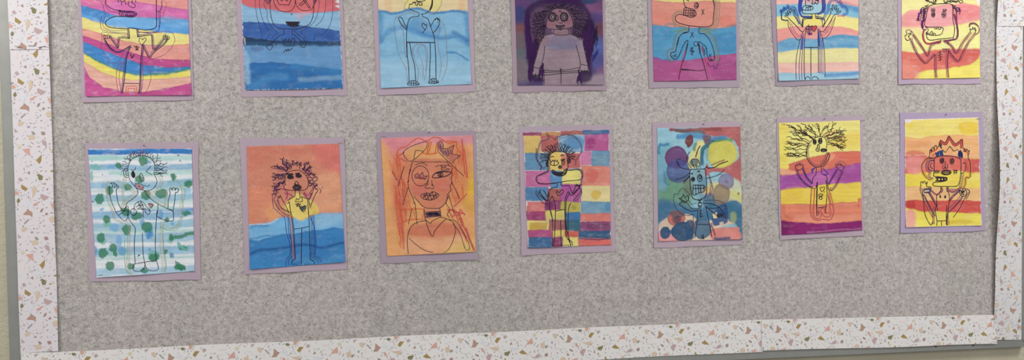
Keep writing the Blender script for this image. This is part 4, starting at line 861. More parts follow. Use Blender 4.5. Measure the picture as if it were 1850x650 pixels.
A.blob(760, 585, 68, 72, (132, 122, 160), .85, .07, .3); A.blob(762, 585, 14, 14, (110, 80, 130), .6, .8, 0); A.blob(708, 705, 78, 92, (146, 118, 100), .85, .07, .25); A.blob(600, 760, 60, 70, (52, 108, 140), .8, .2, .1); A.blob(460, 415, 40, 36, (40, 96, 116), .8, .2, .1)
A.blob(306, 918, 82, 72, (202, 104, 92), .95, .07, .25); A.blob(310, 880, 70, 34, (84, 86, 98), .8, .3, 0); A.blob(310, 930, 46, 36, (70, 60, 80), .8, .6, 0); A.blob(360, 1040, 96, 88, (34, 82, 122), .97, .06, .2); A.blob(205, 1052, 48, 56, (34, 82, 122), .97, .08, .2); A.brush("240,1050 280,1040", 34, (34, 82, 122), .95, 8); A.poly("390,960 460,950 460,1100 400,1100", (34, 82, 122), .9, 10)
A.blob(536, 1012, 84, 92, (58, 108, 142), .93, .06, .2); A.poly("620,930 640,880 700,800 760,805 772,890 765,960 700,975 640,985", (28, 78, 130), .95, 12); A.poly("630,880 672,865 676,915 640,922", (228, 206, 152), 1, 5, 0, False); A.brush("650,1100 700,1105 780,1100", 26, (52, 90, 132), .85, 10); A.poly("690,960 720,950 735,965 705,980", (220, 200, 180), .8, 6)
A.poly("440,485 570,480 575,560 560,700 500,750 440,680", (118, 160, 168), .6, 8, 0, False); A.poly("500,560 575,560 575,740 515,740", (70, 120, 160), .5, 20, 0); A.poly("545,650 600,640 600,690 545,700", (220, 170, 60), .7, 20, 0); A.poly("370,600 430,560 440,700 380,700", (110, 100, 80), .5, 40, 0); A.blob(860, 702, 12, 12, (100, 90, 50), .8, .5, 0)
A.wash(.13, .04, .06, .07)
A.k("430,490 470,480 560,478 570,520 577,600 575,700 555,735 500,755 450,735 438,680 428,600z", 1.5); A.k(ell(455, 568, 15, 18), 1.8); A.k(ell(455, 568, 6, 7), 2.4); A.k(ell(515, 557, 22, 32), 1.4); A.k(ell(517, 550, 11, 15), 2.0); A.k("430,520 455,512;440,510 450,530;490,500 520,492;500,490 515,508", 1.5)
A.k("!458,620 552,622;552,622 566,650 552,680 520,688 460,710 455,660 458,620;!455,652 558,650;!478,622 482,702;!500,620 505,694;!522,622 525,688;552,630 552,672", 1.5)
A.k("500,745 505,760 530,755 528,740;!505,760 525,765;!508,772 528,776;!505,785 528,780;510,770 500,800 520,810 505,830 530,850 515,870;525,770 535,800 520,830;!500,812 535,806;!520,850 525,920;!510,880 545,878;!512,900 548,902", 1.4)
A.k("540,785 620,790 690,820 730,870 755,925;500,835 440,830 400,780 330,740;500,850 440,855 380,830 330,790;500,840 490,970 465,1128;570,815 600,950 630,1120;495,975 600,975;570,815 690,910;530,1115 542,1068 556,1115;545,1085 548,1110;600,830 650,830 690,820", 1.4)
A.k("330,740 328,745 360,725 368,705 385,730 405,715 418,745 388,775 360,772 330,790;690,880 672,910 680,880 690,915 705,875 712,910 722,880 730,915;!672,910 690,875", 1.5)
A.k("285,700 320,700 340,665 370,650 400,680 430,705;285,700 282,780 330,865 400,895 460,880;430,700 410,740 440,790 490,780;560,760 620,755 680,760 740,790 755,830;460,880 455,1000 440,1120", .95, (60, 60, 70))
A.k("430,480 360,470 320,440 325,405;440,470 400,400 408,350 425,320;478,370 500,300 520,265;575,450 590,468 650,460 700,430 770,405;575,560 640,545 700,520 735,480;425,510 370,550 310,570 305,560;430,540 400,570 368,605;430,525 405,560 375,590;470,470 440,400 480,385 505,400 520,460;550,480 585,450;490,470 480,440 510,460;340,440 310,420 315,390 345,380", 1.35)
A.k("478,370 500,300 520,265;590,468 650,460 700,430 770,405", 1.8)
A.p("600,520 620,600 610,700 590,740;610,560 635,640 620,720;620,440 660,420 740,390;455,940 465,1040;620,960 660,1080", (130, 80, 90), .9, 0, (0, 8))
A.hatch("330,690 400,690 420,740 380,800 330,760", 60, 14, (60, 60, 66), .7, (20, 40))
ARTS.append((A, ()))

# ---- bottom row, 6
A = Art('b6', 'yellow, coral and purple banded painting of a small figure with branching wild hair',
        [(1402, 213.5), (1558, 208), (1559, 424.5), (1408, 433)], [(1405.4, 222.4), (1552, 217.6), (1556, 415.6), (1411, 424.6)], (1380, 200, 5), seed=13)
A.bands((228, 210, 116), [
    ("130:525,205:525,212:478,260:465,350:435,500:400,620:375,800:360,870:362", (208, 106, 84)),
    ("140:578,250:575,400:562,470:545,560:530,700:500,870:468", (168, 80, 152)),
    ("155:712,250:705,400:690,560:662,700:652,880:645", (222, 194, 66)),
    ("155:850,300:840,450:845,560:840,700:825,840:825,860:790,880:790", (214, 124, 96)),
    ("155:995,250:1000,400:1012,600:1015,700:1005,880:988", (132, 28, 102))], 7, .2)
A.poly("130,120 205,130 215,300 205,520 140,520", (226, 200, 76), .8, 40, 0); A.poly("720,200 870,205 870,330 700,340 560,330 600,270", (222, 192, 72), .7, 30, 0); A.poly("140,525 215,530 300,560 250,578 145,580", (226, 160, 124), .9, 12, 0); A.poly("570,385 600,380 640,400 600,450 560,470", (226, 150, 110), .7, 14, 0)
A.poly("560,590 720,520 870,500 870,600 700,620", (140, 62, 132), .4, 50, 0); A.poly("150,585 330,590 300,690 160,700", (140, 62, 150), .5, 40, 0); A.poly("400,600 540,560 640,640 560,655 420,670", (186, 104, 166), .6, 30, 0); A.poly("155,720 330,700 330,800 160,840", (216, 180, 40), .7, 50, 0)
A.brush("160,925 400,925 640,930 875,920", 8, (190, 92, 74), .5, 8); A.poly("300,935 650,945 870,935 860,985 560,1010 300,990", (222, 146, 116), .6, 30, 0); A.brush("170,850 180,930 240,980", 26, (200, 96, 70), .6, 20); A.brush("850,800 850,860", 16, (196, 84, 70), .8, 10)
A.poly("155,1000 220,1000 200,1120 155,1120", (104, 20, 78), .6, 40, 0); A.brush("380,1100 560,1085 870,1065", 12, (176, 110, 156), .6, 10)
A.wash(.07, .11, .06)
F6 = "400,300 380,340 378,400 395,450 430,490 470,508 510,500 550,450 572,400 580,375"; A.k(F6, 1.4); A.k("560,340 562,290 545,245 500,235 450,250 400,300", 1.3)
A.k(ell(453, 282, 12, 20), 2.4); A.k(ell(503, 274, 14, 22), 2.6); A.k("445,270 460,290;495,262 512,285;495,280 512,270;448,290 460,275;442,265 440,255;512,258 515,245", 2.6)
A.k("478,312 490,305 496,330 492,362 478,366 465,355 470,338 480,335z;480,340 485,355", 1.6); A.k(ell(533, 357, 24, 12), 2.2); A.k("515,355 552,358;545,345 562,352 556,366", 1.8)
A.k("468,510 464,575 440,600 428,660;512,500 518,568 560,590 568,660;345,520 380,600 430,660;290,530 310,590 370,660 430,695 455,705;655,530 620,590 578,665;705,545 680,600 640,680 600,718 575,708;285,520 282,500 300,488 312,480 335,490 345,510 320,535 290,530z;648,500 655,485 680,480 700,490 715,510 700,540 670,530z;300,490 302,505;318,484 320,500;665,485 668,500;685,482 688,498", 1.3)
A.k("475,642 470,760 470,878 472,950;480,645 460,700;555,630 562,700 565,760 555,865 550,920;!470,878 555,865;570,660 575,710", 1.5); A.k("475,650 470,870", 2.4); A.k("520,730 500,700 510,688 522,698 535,685 543,700z;!535,735 545,730", 1.3)
A.k("500,748 512,755 522,750 525,765 515,775 520,795 505,800 490,790 495,775 488,762z;500,765 512,780;495,785 515,765", 1.4)
A.k(wav(400, 290, 378, 400, 0, 2), 1.0)
def branch(x0, y0, x1, y1):
    A.k(wav(x0, y0, x1, y1, 8, 3, .25), 1.2, (45, 38, 40))
    for q in range(4):
        t = random.uniform(.25, .9); xx = x0 + (x1 - x0) * t; yy = y0 + (y1 - y0) * t; a = math.atan2(y1 - y0, x1 - x0) + random.uniform(-.8, .8); l = random.uniform(30, 70)
        A.k(wav(xx, yy, xx + l * cos(a), yy + l * sin(a), 6, 2, .3), .8, (55, 46, 46))
for (a_, b_, c_, d_) in ((440, 250, 210, 125), (430, 245, 250, 150), (470, 240, 335, 110), (480, 235, 400, 125), (500, 230, 475, 110), (505, 230, 560, 130), (520, 232, 640, 112), (410, 275, 220, 190), (400, 290, 200, 235), (395, 300, 195, 285), (390, 315, 210, 300), (380, 345, 190, 340), (376, 375, 195, 385), (375, 400, 195, 415), (380, 410, 205, 405), (560, 240, 740, 175), (562, 250, 735, 235), (565, 265, 745, 270), (568, 285, 740, 310), (570, 300, 720, 335), (545, 235, 690, 180), (440, 255, 300, 130), (460, 240, 260, 180), (562, 255, 720, 210), (570, 275, 700, 340)):
    branch(a_, b_, c_, d_)
for (a_, b_, c_, d_) in ((540, 230, 660, 180), (550, 235, 620, 150), (430, 250, 350, 180), (560, 245, 690, 230)): A.p(wav(a_, b_, c_, d_, 10, 3), (140, 60, 60), 1.4)
A.echo(F6, (-10, -20), (BRN, (130, 70, 110)), .9); A.echo("345,520 380,600 430,660;655,530 620,590 578,665", (-8, 8), ((100, 60, 140), (100, 60, 140)), 1.0); A.echo("290,530 310,590 370,660 430,695;705,545 680,600 640,680 600,718", (9, -9), ((110, 60, 120), (110, 60, 120)), .9)
A.p("455,700 450,800 445,900 455,960 500,965 515,910 540,950 590,945 585,850 575,770;430,700 420,800 418,900 440,970 490,985 530,975 590,980 620,920 615,850 590,740;600,690 585,760 605,850;480,890 490,950;!490,890 490,930 510,880 545,878 548,920 585,915", (176, 84, 84), .9, 0, (0, 7)); A.p("450,520 430,560 425,530 460,510;530,520 560,545 575,570 550,580 535,570", (80, 60, 150), 1.0, 0, (0, 6)); A.p("270,530 275,490 310,465 350,480 360,520;635,510 640,475 690,455 735,480 730,530", (150, 90, 100), .8, 0, (0, 8)); A.p("565,380 590,400 570,460 530,510", (110, 60, 60), 1.0, 0, (0, 6))
ARTS.append((A, ((1411 + 4, 224.3, -4), (1556, 217.5, 15))))

# ---- bottom row, 7
A = Art('b7', 'yellow, peach and red banded painting of a crowned figure, bottom row rightmost',
        [(1625, 204), (1774.5, 202), (1778.5, 416.5), (1625.5, 421)], [(1633, 216), (1766, 212.4), (1771.6, 407.4), (1634.4, 410.4)], (1600, 200, 5), mountcol=(164, 148, 172), seed=14)
A.bands((228, 204, 104), [
    ("170:235,300:245,450:230,600:215,840:225", (226, 166, 106)),
    ("175:405,300:398,400:412,600:405,700:430,840:440", (206, 106, 92)),
    ("175:572,250:558,400:555,600:545,850:560", (226, 198, 62)),
    ("175:685,400:690,600:700,850:700", (222, 174, 116)),
    ("180:815,250:805,400:812,600:805,850:815", (200, 78, 68)),
    ("180:870,250:885,350:915,450:905,600:912,850:928", (226, 204, 74))], 9, .1)
A.poly("660,120 830,110 835,200 680,205", (224, 186, 40), .8, 14, .05); A.poly("175,90 240,90 230,150 180,160", (222, 196, 40), .6, 20, 0); A.poly("165,80 215,80 235,100 170,115", (220, 212, 210), .9, 8, 0); A.poly("180,270 400,275 400,320 200,330", (214, 140, 92), .5, 30, 0); A.poly("180,385 230,360 330,365 340,400 200,420", (204, 108, 90), .8, 14, 0); A.poly("180,440 330,420 330,560 200,560", (218, 136, 130), .8, 20, 0); A.poly("700,440 845,450 850,540 720,540", (190, 70, 70), .7, 20, 0)
A.poly("170,900 260,905 250,1050 172,1052", (226, 152, 136), .95, 30, 0); A.poly("180,815 240,812 260,880 190,875", (176, 44, 50), .7, 20, 0); A.poly("560,990 740,985 750,1020 600,1025", (206, 178, 40), .8, 20, 0); A.poly("560,370 610,360 620,420 560,420", (216, 116, 100), .7, 30, 0); A.poly("735,590 840,560 850,620 740,660", (232, 208, 110), .6, 30, 0)
A.brush("180,405 300,398 400,408", 3, (222, 205, 200), .8, 4); A.brush("700,405 835,405", 3, (222, 205, 200), .8, 4)
A.poly("500,350 535,378 572,322 605,368 640,352 630,410 520,405", (226, 166, 110), .8, 5, 0, False); A.poly("440,440 500,412 600,414 662,446 668,525 430,525", (206, 98, 84), .7, 6, 0, False); A.poly("430,640 530,640 545,600 660,540 655,660 630,680 440,680", (226, 200, 80), .7, 5, 0)
A.wash(.07, .09, .10); A.margin(.005, (218, 212, 208))
CR = "!470,320 488,265 530,292 562,225 620,302 685,256 690,340"; A.k(CR, 1.4); A.k("!505,352 532,378 572,320 606,366 645,350", 1.3); A.p(CR, (190, 80, 70), 1.4, 0, (7, 14)); A.p(CR, (120, 60, 70), 1.0, 0, (20,))
A.k("430,440 442,422 500,408 600,412 655,430 670,450 672,510 665,600 655,650 632,680 540,683 440,680 420,668 428,648 500,640 540,630 547,612 540,602 500,598 428,590 428,560 430,500 430,440", 1.4)
A.k(ell(500, 450, 18, 26), 1.4); A.k(ell(590, 455, 20, 27), 1.4); A.k(ell(501, 451, 10, 15), 1.6); A.k(ell(590, 455, 10, 16), 1.6); A.k("498,442 503,460;585,448 595,464", 1.8); A.k("512,488 505,515 518,525 528,508 538,522 552,510 548,480;532,455 528,500 535,515", 1.3)
A.k(ell(538, 557, 45, 22), 1.5); A.k(ell(538, 557, 36, 15), 1.1); A.k("!500,557 578,557;!512,545 512,570;!525,543 525,572;!538,542 538,572;!551,543 551,572;!564,545 564,570", 1.2)
A.k("!432,535 455,565;!455,535 432,568;!452,540 478,562;!476,535 455,566;!612,532 608,572;!630,532 626,572;!602,543 642,540;!602,558 640,555", 1.4)
A.k("440,606 500,602 535,608 540,620 500,632 440,632", 2.0); A.k("!460,605 458,632;!490,603 490,632;!515,604 518,630", 3.2); A.k("445,606 535,606;470,632 520,630", 2.2)
A.k("430,450 395,455 380,490 385,530 420,545;415,470 400,480 400,510 418,525;425,430 370,430 335,465 320,500 330,560 370,610 400,630;690,470 715,480 712,530 690,560 668,562;735,425 755,480 752,595 715,605 710,660 692,702", 1.3)
A.hatch("438,375 500,350 512,405 455,425", 75, 40, (40, 62, 110), 1.4, (20, 40), False); A.hatch("640,370 660,345 705,400 690,440 635,418", 78, 44, (36, 44, 90), 1.4, (20, 40), False); A.hatch("470,280 500,290 500,350 480,345", 70, 10, (50, 50, 60), 1.2, (16, 30), False)
A.k("390,395 392,360 402,350 412,365 410,340 425,330 430,355 435,320 450,315 455,340 470,320;400,350 405,375;690,350 705,340 715,360 725,345 735,365 748,360 742,385;700,345 705,370 720,365;395,395 385,420 420,430;742,385 735,425", 1.4); A.p("395,380 405,370 430,360 460,340;690,370 700,360 730,375 740,400;410,400 440,385", (200, 90, 70), 1.6, 0, (0, 6))
A.k("!490,685 490,720;!545,685 545,725;490,720 475,740 455,760 452,800 455,850 460,905;545,725 560,740 568,800 560,860 555,905;452,850 440,900 455,990 450,1048;545,850 540,940 540,1048;555,905 545,1000 545,1035;!455,995 545,992;!495,995 495,1045", 1.4)
A.k("380,740 420,810 452,860;340,755 370,820 410,900 440,950;320,700 335,800 345,920 375,1000 400,1030 415,1000;570,815 610,770 665,720;560,920 620,860 690,780;600,965 660,880 700,800 740,735", 1.35)
A.k("312,670 308,650 320,640 330,655 335,640 348,640 355,660 370,640 362,680 400,690 400,710;335,720 340,705 350,715 358,700 368,712 378,698 388,712 398,705 395,730 345,740 335,720;312,670 305,710 315,745 335,780;655,725 665,715 675,730 688,712 700,728 712,715 722,730 715,760 690,775 670,760z;680,710 690,700 705,705 720,705 735,712 750,730 740,760 715,800", 1.4)
A.hatch("660,720 720,725 705,765 675,760", 50, 16, (45, 50, 50), 1.2, (10, 22), False); A.p("338,715 360,705 390,710 392,735 350,740", (70, 110, 160), 1.6, 0, (0, 5)); A.k("!478,760 492,785;480,785 490,765;!520,770 538,782;522,788 535,765;528,765 532,790", 1.8)
for o, c in ((9, (60, 80, 130)), (18, (200, 100, 60)), (27, (110, 60, 90))):
    A.p("430,450 395,455 375,490 385,530 410,550 400,590 425,600", c, .9, 0, (o * .8,)); A.p("672,560 665,600 655,655 640,695 600,700 545,700", c, .9, 0, (-o,)); A.p("490,690 490,720 455,745 420,720 390,690", c, .9, 0, (-o * .6,)); A.p("545,690 550,725 600,745 650,715 680,700", c, .9, 0, (-o * .6,))
    A.p("340,755 370,820 410,900 440,950", c, .9, 0, (o,)); A.p("560,920 620,860 690,780", c, .9, 0, (-o,)); A.p("380,740 420,810 452,860;570,815 610,770 665,720", c, .9, 0, (-o * .5,)); A.p("455,860 440,920 440,1048;560,920 565,960 575,1048", c, .9, 0, (o * .8,))
A.echo("735,425 755,480 752,595 715,605 710,660 692,702;425,430 370,430 335,465 320,500 330,560 370,610", (10, -10), ((205, 130, 70), (205, 130, 70)), 1.0)
ARTS.append((A, ((1765.5, 214.6, 2),)))

ONLY = None
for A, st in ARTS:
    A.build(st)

# ================================================================== wall, board, backing
def box(name, x0, x1, y0, y1, z0, z1, mat, parent=None, bevel=0.0):
    V = [(x, y, z) for x in (x0, x1) for y in (y0, y1) for z in (z0, z1)]
    Fc = [(0, 1, 3, 2), (4, 6, 7, 5), (0, 4, 5, 1), (2, 3, 7, 6), (0, 2, 6, 4), (1, 5, 7, 3)]
    o = mesh_obj(name, V, Fc, mat, parent, None, False, ((x0 + x1) / 2, (y0 + y1) / 2, z0) if parent is None else (0, 0, 0))
    if bevel:
        b = o.modifiers.new('bevel', 'BEVEL'); b.width = bevel; b.segments = 2
    return o

iL = at(33, 430)[0]                      # inner edge of the left frame member (under the border)
iR = at(1843, 611)[0]; iB = at(1843, 611)[1]
oL = at(14, 430)[0]
FW = 0.026                               # width of the aluminium frame
top = iB + 1.22                          # the board goes on above the photograph
WALLY = 0.024
w = box('wall_back', -3.2, 3.4, WALLY, WALLY + 0.12, 0.0, 2.9, M_WALL); tag(w, kind='structure')

board = empty('bulletin_board', ((iL + iR) / 2, WALLY, iB - FW))
tag(board, 'long bulletin board in a grey aluminium frame hung on the cream wall', 'bulletin board')
box('cork_panel', iL - 0.004, iR + 0.004, 0.0, WALLY - 0.001, iB - 0.004, top + 0.004, M_CORK, board)
def rail(P, name='frame_rail'):
    """mitred flat rail from the four corners seen from the front"""
    yf, yb = -0.0030, WALLY
    V = [(p[0], yf, p[1]) for p in P] + [(p[0], yb, p[1]) for p in P]
    Fc = [(0, 1, 2, 3), (7, 6, 5, 4), (0, 4, 5, 1), (1, 5, 6, 2), (2, 6, 7, 3), (3, 7, 4, 0)]
    o = mesh_obj(name, V, Fc, M_FRAME, board)
    b = o.modifiers.new('bevel', 'BEVEL'); b.width = 0.0012; b.segments = 2
    return o
g = 0.0005
WL = iL + 0.9275                         # the left member runs a little further in under the border
rail([(iL - WL, iB - FW), (iR + FW, iB - FW), (iR - g, iB), (iL + g, iB)])
rail([(iL - WL, top + FW), (iL, top), (iR, top), (iR + FW, top + FW)])
rail([(iL - WL, iB - FW + g * 2), (iL, iB + g * 2), (iL, top), (iL - WL, top + FW)])
rail([(iR, iB + g * 2), (iR + FW, iB - FW + g * 2), (iR + FW, top + FW), (iR, top)])

# grey fleecy-print paper lining the board
x0, x1, z0, z1 = iL + 0.004, iR - 0.002, iB + 0.002, top - 0.004
n, m = 160, 90
U, Vv = np.meshgrid(np.linspace(0, 1, n + 1), np.linspace(0, 1, m + 1))
X = x0 + (x1 - x0) * U; Z = z0 + (z1 - z0) * Vv
Y = -0.0006 - 0.0007 * (1 + fbm(X * 3, Z * 3 + 5, 2))
F = [(i * (n + 1) + j, i * (n + 1) + j + 1, (i + 1) * (n + 1) + j + 1, (i + 1) * (n + 1) + j) for i in range(m) for j in range(n)]
bk = mesh_obj('backing_paper', np.stack([X.ravel(), Y.ravel(), Z.ravel()], 1), F, M_BACK, None, None, True, ((x0 + x1) / 2, 0, z0))
tag(bk, 'grey fleece-textured paper lining the whole board behind the paintings', 'backing paper')

# ================================================================== terrazzo border strips
S_ = 0.264 / 990.0
def CP(s): return pts(s)
OLV = (128, 127, 74); GLD = (165, 133, 52); COR = (212, 152, 132); BEI = (208, 182, 150); LIL = (182, 154, 156); TAN_ = (180, 136, 112); GRY = (156, 152, 156); PNK = (224, 204, 200); PBL = (204, 206, 214); ROS = (166, 128, 116)
CHIPS = [(OLV, "235,365 262,355 278,358 280,343 290,350 298,368 288,370 285,388 262,397 238,392"), (GLD, "388,370 425,343 445,362 477,393 420,388"), (COR, "463,298 490,255 518,235 527,222 532,250 537,290 500,288"),
 (LIL, "542,440 577,400 622,402 602,435"), (ROS, "658,402 690,390 693,422 665,432"), (BEI, "615,288 650,280 665,300 660,330 640,343 622,335"), ((150, 140, 118), "662,322 690,308 693,328 668,345"), (PNK, "380,192 450,185 450,210 390,212"),
 ((206, 196, 160), "530,190 560,178 574,205 545,220"), (LIL, "685,165 726,160 692,194"), (PBL, "320,310 380,320 360,348 330,340"), (BEI, "745,198 775,193 792,228 778,252 752,228"), (GRY, "812,222 830,220 868,264 850,264"),
 (TAN_, "905,213 925,228 952,262 925,297 880,295 900,270"), (PBL, "965,250 1000,225 1038,245 1010,270"), (OLV, "1015,178 1022,165 1045,165 1064,183 1035,195"), (COR, "1090,147 1128,147 1127,172 1106,190 1095,172"),
 (GLD, "1126,243 1150,206 1192,208 1150,264"), (LIL, "1214,197 1240,182 1257,203 1230,224"), (BEI, "1060,300 1100,304 1140,297 1172,320 1142,344 1100,325"), (COR, "983,308 1003,306 1026,357 990,338"), (PNK, "800,255 812,253 822,305 803,300"),
 ((186, 152, 150), "1033,402 1060,372 1100,378 1080,420 1072,447 1050,432"), (LIL, "1180,422 1192,380 1203,424"), (ROS, "290,285 308,258 322,284"), (BEI, "483,507 498,468 525,476 529,510"), (BEI, "826,455 860,440 884,462 882,492 828,492"),
 (GLD, "310,478 322,462 330,485 343,500 322,515"), (COR, "953,478 1002,462 1007,493 958,493"), (ROS, "922,362 955,375 962,397 930,385"), (ROS, "893,415 905,407 922,424 905,438"), ((180, 130, 120), "573,325 592,297 597,302 580,327"),
 (PBL, "763,415 812,440 790,448"), (GRY, "728,276 745,274 747,297 731,299"), ((196, 190, 186), "360,255 385,250 378,290 362,280"), (PBL, "648,220 690,232 660,240"), ((218, 200, 180), "1165,345 1190,350 1185,372"), (PBL, "1100,460 1160,455 1130,480"), (GRY, "330,235 356,232 354,239 331,241"),
 (LIL, "545,350 562,372 548,385"), (PBL, "700,300 712,325 700,340"), ((205, 190, 160), "240,455 262,440 270,462 248,470"), (GLD, "1228,420 1240,428 1236,446 1226,440"), (ROS, "1130,425 1152,436 1146,444 1130,436"), (PNK, "980,200 1010,210 990,226")]
rs = np.random.default_rng(3)
cent = [np.array(CP(s)).mean(0) for _, s in CHIPS]
TICK = []
tries = 0
while len(TICK) < 125 and tries < 6000:
    tries += 1
    q = np.array([rs.uniform(262, 1248), rs.uniform(150, 510)])
    if min(np.hypot(*(q - c)) for c in cent) < 30 or any(np.hypot(*(q - t[0])) < 20 for t in TICK): continue
    kind = rs.random(); a = rs.uniform(0, pi); L = rs.uniform(7, 16)
    c = [(140, 138, 146), (150, 138, 130), (172, 168, 176), (120, 116, 112), (190, 170, 168), (186, 186, 198), (160, 140, 140)][rs.integers(7)]
    wd = rs.uniform(2, 3.2) if kind < .5 else rs.uniform(4, 7)
    if kind >= .5: L *= .6
    d = np.array([cos(a), sin(a)]) * L; nn = np.array([-sin(a), cos(a)]) * wd
    TICK.append((q, c, [q - d - nn * .6, q + d - nn, q + d * .8 + nn, q - d + nn * .7]))
WORLD_CH = [(c, CP(s)) for c, s in CHIPS] + [(c, np.array(P)) for _, c, P in TICK]

def clip_poly(P, x0, x1, y0, y1):
    def cl(P, f, g):
        out = []
        for i in range(len(P)):
            a, b = P[i - 1], P[i]; fa, fb = f(a), f(b)
            if fa >= 0 and fb >= 0: out.append(b)
            elif fa >= 0 > fb: out.append(a + (b - a) * fa / (fa - fb))
            elif fa < 0 <= fb: out.append(a + (b - a) * fa / (fa - fb)); out.append(b)
        return out
    P = [np.array(p) for p in P]
    for f in (lambda p: p[0] - x0, lambda p: x1 - p[0], lambda p: p[1] - y0, lambda p: y1 - p[1]):
        if len(P) < 3: return []
        P = cl(P, f, 0)
    return P

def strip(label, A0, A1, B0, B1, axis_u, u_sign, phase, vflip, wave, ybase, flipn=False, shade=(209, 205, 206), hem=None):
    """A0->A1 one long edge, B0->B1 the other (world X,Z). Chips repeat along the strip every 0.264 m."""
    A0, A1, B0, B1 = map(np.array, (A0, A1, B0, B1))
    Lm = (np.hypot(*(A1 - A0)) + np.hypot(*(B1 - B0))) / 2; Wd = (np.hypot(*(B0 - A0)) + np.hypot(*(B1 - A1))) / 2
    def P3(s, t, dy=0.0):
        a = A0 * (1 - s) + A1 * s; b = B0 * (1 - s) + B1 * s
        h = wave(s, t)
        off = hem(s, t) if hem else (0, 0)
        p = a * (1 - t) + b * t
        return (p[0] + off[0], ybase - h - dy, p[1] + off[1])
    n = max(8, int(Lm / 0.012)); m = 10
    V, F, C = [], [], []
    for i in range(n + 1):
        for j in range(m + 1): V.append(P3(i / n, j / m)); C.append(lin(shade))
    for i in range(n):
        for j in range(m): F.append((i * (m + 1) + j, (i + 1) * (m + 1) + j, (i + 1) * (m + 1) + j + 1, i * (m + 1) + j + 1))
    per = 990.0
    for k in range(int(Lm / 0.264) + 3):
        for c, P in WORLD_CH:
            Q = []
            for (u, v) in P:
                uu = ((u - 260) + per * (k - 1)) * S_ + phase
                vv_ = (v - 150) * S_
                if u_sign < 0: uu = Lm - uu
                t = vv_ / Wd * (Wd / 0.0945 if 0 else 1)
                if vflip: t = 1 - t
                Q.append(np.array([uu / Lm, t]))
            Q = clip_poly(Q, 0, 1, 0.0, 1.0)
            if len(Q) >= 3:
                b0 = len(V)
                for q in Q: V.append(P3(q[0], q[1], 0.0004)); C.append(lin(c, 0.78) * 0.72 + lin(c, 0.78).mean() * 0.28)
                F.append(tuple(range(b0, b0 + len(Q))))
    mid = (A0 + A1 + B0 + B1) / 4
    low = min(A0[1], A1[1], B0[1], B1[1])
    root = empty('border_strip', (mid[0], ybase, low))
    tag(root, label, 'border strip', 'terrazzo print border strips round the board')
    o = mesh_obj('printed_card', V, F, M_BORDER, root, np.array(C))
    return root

def flat(s, t): return 0.0004 * (1 + sin(s * 9))
# left pieces: lower first, upper lies over it
def lw(s, t): return 0.0008 + 0.0030 * t ** 2 * (0.5 + 0.5 * sin(s * 13 + 1)) + 0.0012 * (1 - t) ** 2 * (1 + sin(s * 17)) * .5
LAx = at(38, 637); LAo = at(20, 90); LBi = at(107.5, 632); LBo = at(91, 90)
s1 = strip('left terrazzo border strip, long lower piece running down to the bottom corner', at(20, 86), at(38.5, 637), at(91, 87), at(107.5, 633), 0, -1, -0.088, False, lw, -0.0042, shade=(213, 206, 208))
for q, a in (((22, 150), 5), ((88, 143), 0), ((104, 615), 0)): staple(at(*q), a, -0.0062, s1, 0.010)
up = lambda s: 1
z_top = top - 0.004
dl = at(16, 0) - at(20, 90); dr = at(88, 0) - at(91, 90)
def ext(p, d, z): return p + d / d[1] * (z - p[1])
s2 = strip('upper left terrazzo border strip overlapping the joint near the top', ext(at(20, 90), dl, z_top), at(20, 90), ext(at(91, 90), dr, z_top), at(91, 90), 0, -1, 0.095, False, lambda s, t: 0.0012 + 0.0012 * t * t, -0.0062, shade=(214, 208, 210))
for q, a in (((36, 85.5), -14), ((78, 85.5), 12), ((60, 83.5), 0)): staple(at(*q), a, -0.0085, s2, 0.017)
# bottom pieces, card colour lightened to stand in for brighter local light
def bw(s, t): return 0.0006 + 0.0016 * (1 - t) * (0.5 + 0.5 * sin(s * 21)) + 0.0010 * t * (1 + sin(s * 15))
def bhem(s, t): return (0.0, 0.0016 * sin(s * 17) * (t if 1 else 0) + 0.0009 * sin(s * 25 + 2) * (1 - t))
lowL = at(38, 637) + np.array([0, -0.0955]); 
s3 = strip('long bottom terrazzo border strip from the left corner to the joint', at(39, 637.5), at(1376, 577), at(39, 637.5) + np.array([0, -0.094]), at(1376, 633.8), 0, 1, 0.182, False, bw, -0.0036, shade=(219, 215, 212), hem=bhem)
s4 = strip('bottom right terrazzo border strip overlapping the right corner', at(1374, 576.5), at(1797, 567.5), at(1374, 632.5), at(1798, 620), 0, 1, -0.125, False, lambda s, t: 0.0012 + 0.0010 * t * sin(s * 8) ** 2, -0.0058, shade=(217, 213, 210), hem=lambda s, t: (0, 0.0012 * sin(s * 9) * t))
for q, a in (((1376, 629), 85), ((1391, 588), 80), ((1790, 575), 15), ((1798, 595.5), -10)): staple(at(*q), a, -0.0088, s4, 0.012)
for q, a in (((764, 608), -70),): staple(at(*q), a, -0.0075, s3, 0.011)
# right pieces: the inner edge stands away from the board
def rw(s, t):      # t=0 inner edge
    y = s
    return 0.0010 + (1 - t) ** 1.3 * (0.001 + 0.021 * math.exp(-((s - 0.48) / 0.22) ** 2) + 0.004 * math.exp(-((s - 0.85) / 0.1) ** 2))
def rh(s, t): return ((1 - t) * (0.0125 * math.exp(-((s - 0.42) / 0.24) ** 2)), 0)
s5 = strip('right terrazzo border strip, long piece with its inner edge curling off the board', at(1797.5, 47), at(1792, 613), at(1846, 47), at(1843, 613), 0, 1, 0.153, True, rw, -0.0040, shade=(206, 203, 203))
d1 = at(1797.5, 0) - at(1797.5, 47); d2 = at(1848.5, 0) - at(1847.5, 47)
s6 = strip('short upper right terrazzo border strip above the joint', ext(at(1797.5, 48), d1, z_top), at(1797.5, 48), ext(at(1847.5, 48), d2, z_top), at(1847.5, 48), 0, 1, 0.13, True, lambda s, t: 0.0016 + (1 - t) ** 2 * 0.010 * (1 - s) * 2, -0.0056, shade=(206, 203, 203))
for q, a in (((1831, 37), 0), ((1842, 38), 12)): staple(at(*q), a, -0.008, s6, 0.010)
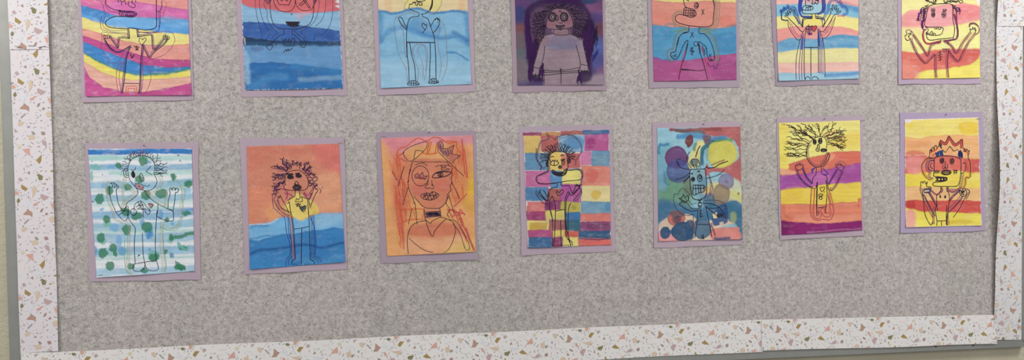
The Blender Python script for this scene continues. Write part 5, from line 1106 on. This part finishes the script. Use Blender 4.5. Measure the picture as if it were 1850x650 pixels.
for q, a in (((1830, 528), 90), ((1837, 590), 88), ((1832, 605), 0)): staple(at(*q), a, -0.0066, s5, 0.012)

# small dark screw heads showing under the bottom border
for i, q in enumerate(((1137, 650.5), (1689.5, 625), (1757, 623))):
    P = at(*q); o3 = (P[0], -0.0030, P[1])
    V = [(P[0], -0.0046, P[1])] + [(P[0] + r * cos(a), yy, P[1] + r * sin(a)) for (r, yy) in ((.0022, -0.0044), (.0034, -0.0030)) for a in np.linspace(0, 2 * pi, 13)[:-1]]
    Fc = [(0, 1 + k, 1 + (k + 1) % 12) for k in range(12)] + [(1 + k, 13 + k, 13 + (k + 1) % 12, 1 + (k + 1) % 12) for k in range(12)]
    mesh_obj('frame_screw', V, Fc, M_PIN, board)

# pins in the top of the mounts
def pin(x, y, label):
    P = at(x, y)
    V, Fc = [], []
    prof = [(0.0, -0.0070), (0.0012, -0.0068), (0.0016, -0.0058), (0.0014, -0.0046), (0.0004, -0.0040), (0.0003, -0.0012)]
    k = 10
    for r, yy in prof:
        for a in np.linspace(0, 2 * pi, k + 1)[:-1]: V.append((P[0] + max(r, 1e-5) * cos(a), yy, P[1] + max(r, 1e-5) * sin(a)))
    for i in range(len(prof) - 1):
        for j in range(k): Fc.append((i * k + j, i * k + (j + 1) % k, (i + 1) * k + (j + 1) % k, (i + 1) * k + j))
    o = mesh_obj('pin', V, Fc, M_PIN, None, None, True, (P[0], -0.004, P[1]))
    tag(o, label, 'pin', 'small dark pins holding the mounts')
pin(261, 262.8, 'tiny dark pin in the top of the green-blotched striped painting mount')
pin(775, 239.4, 'tiny dark pin in the top of the orange crowned portrait mount')
pin(1270, 224.4, 'tiny dark pin in the top of the yellow balloon painting mount')
pin(1488, 214.8, 'tiny dark pin in the top of the wild-haired figure painting mount')
pin(1707.4, 207.0, 'tiny dark pin in the top of the crowned figure painting mount')

# ================================================================== camera
from mathutils import Matrix
cam = bpy.data.cameras.new('camera'); co = bpy.data.objects.new('camera', cam); col.objects.link(co)
cam.sensor_fit = 'HORIZONTAL'; cam.sensor_width = 36; cam.lens = F_PX / 1850 * 36
cam.shift_y = (CY - 325) / 1850; cam.clip_start = 0.05
# fit frame: X right, Y up, Z toward viewer -> world: X right, Z up, -Y toward viewer
T = np.array([[1, 0, 0], [0, 0, -1], [0, 1, 0]])
Rw = T @ R_
M = Matrix([[*Rw[0], 0], [*Rw[1], -DIST], [*Rw[2], ZB], [0, 0, 0, 1]])
co.matrix_world = M
bpy.context.scene.camera = co

# ================================================================== light: overhead room light, brighter toward the upper left
def area(name, loc, size, size_y, power, target, colr=(1, 1, 1)):
    l = bpy.data.lights.new(name, 'AREA'); l.shape = 'RECTANGLE'; l.size = size; l.size_y = size_y; l.energy = power; l.color = colr
    o = bpy.data.objects.new(name, l); col.objects.link(o); o.location = loc
    from mathutils import Vector
    o.rotation_euler = (Vector(target) - Vector(loc)).to_track_quat('-Z', 'Y').to_euler()
    return o
area('ceiling_light_left', (-1.9, -1.25, 2.95), 1.0, 0.5, 28, (-0.8, 0, 1.5), (1.0, 0.985, 0.97))
area('ceiling_light_right', (2.5, -1.5, 3.0), 1.0, 0.5, 33, (1.2, 0, 1.3), (1.0, 0.985, 0.965))
area('room_bounce', (0.4, -4.2, 2.5), 5, 1.6, 62, (0.2, 0, 1.4), (1.0, 0.985, 0.97))
wd = bpy.data.worlds.new('world'); bpy.context.scene.world = wd; wd.use_nodes = True
wd.node_tree.nodes['Background'].inputs['Color'].default_value = (0.95, 0.97, 1.0, 1); wd.node_tree.nodes['Background'].inputs['Strength'].default_value = 0.18
sc = bpy.context.scene
sc.view_settings.view_transform = 'Standard'; sc.view_settings.look = 'None'; sc.view_settings.exposure = 0; sc.view_settings.gamma = 1
sc.cycles.max_bounces = 4
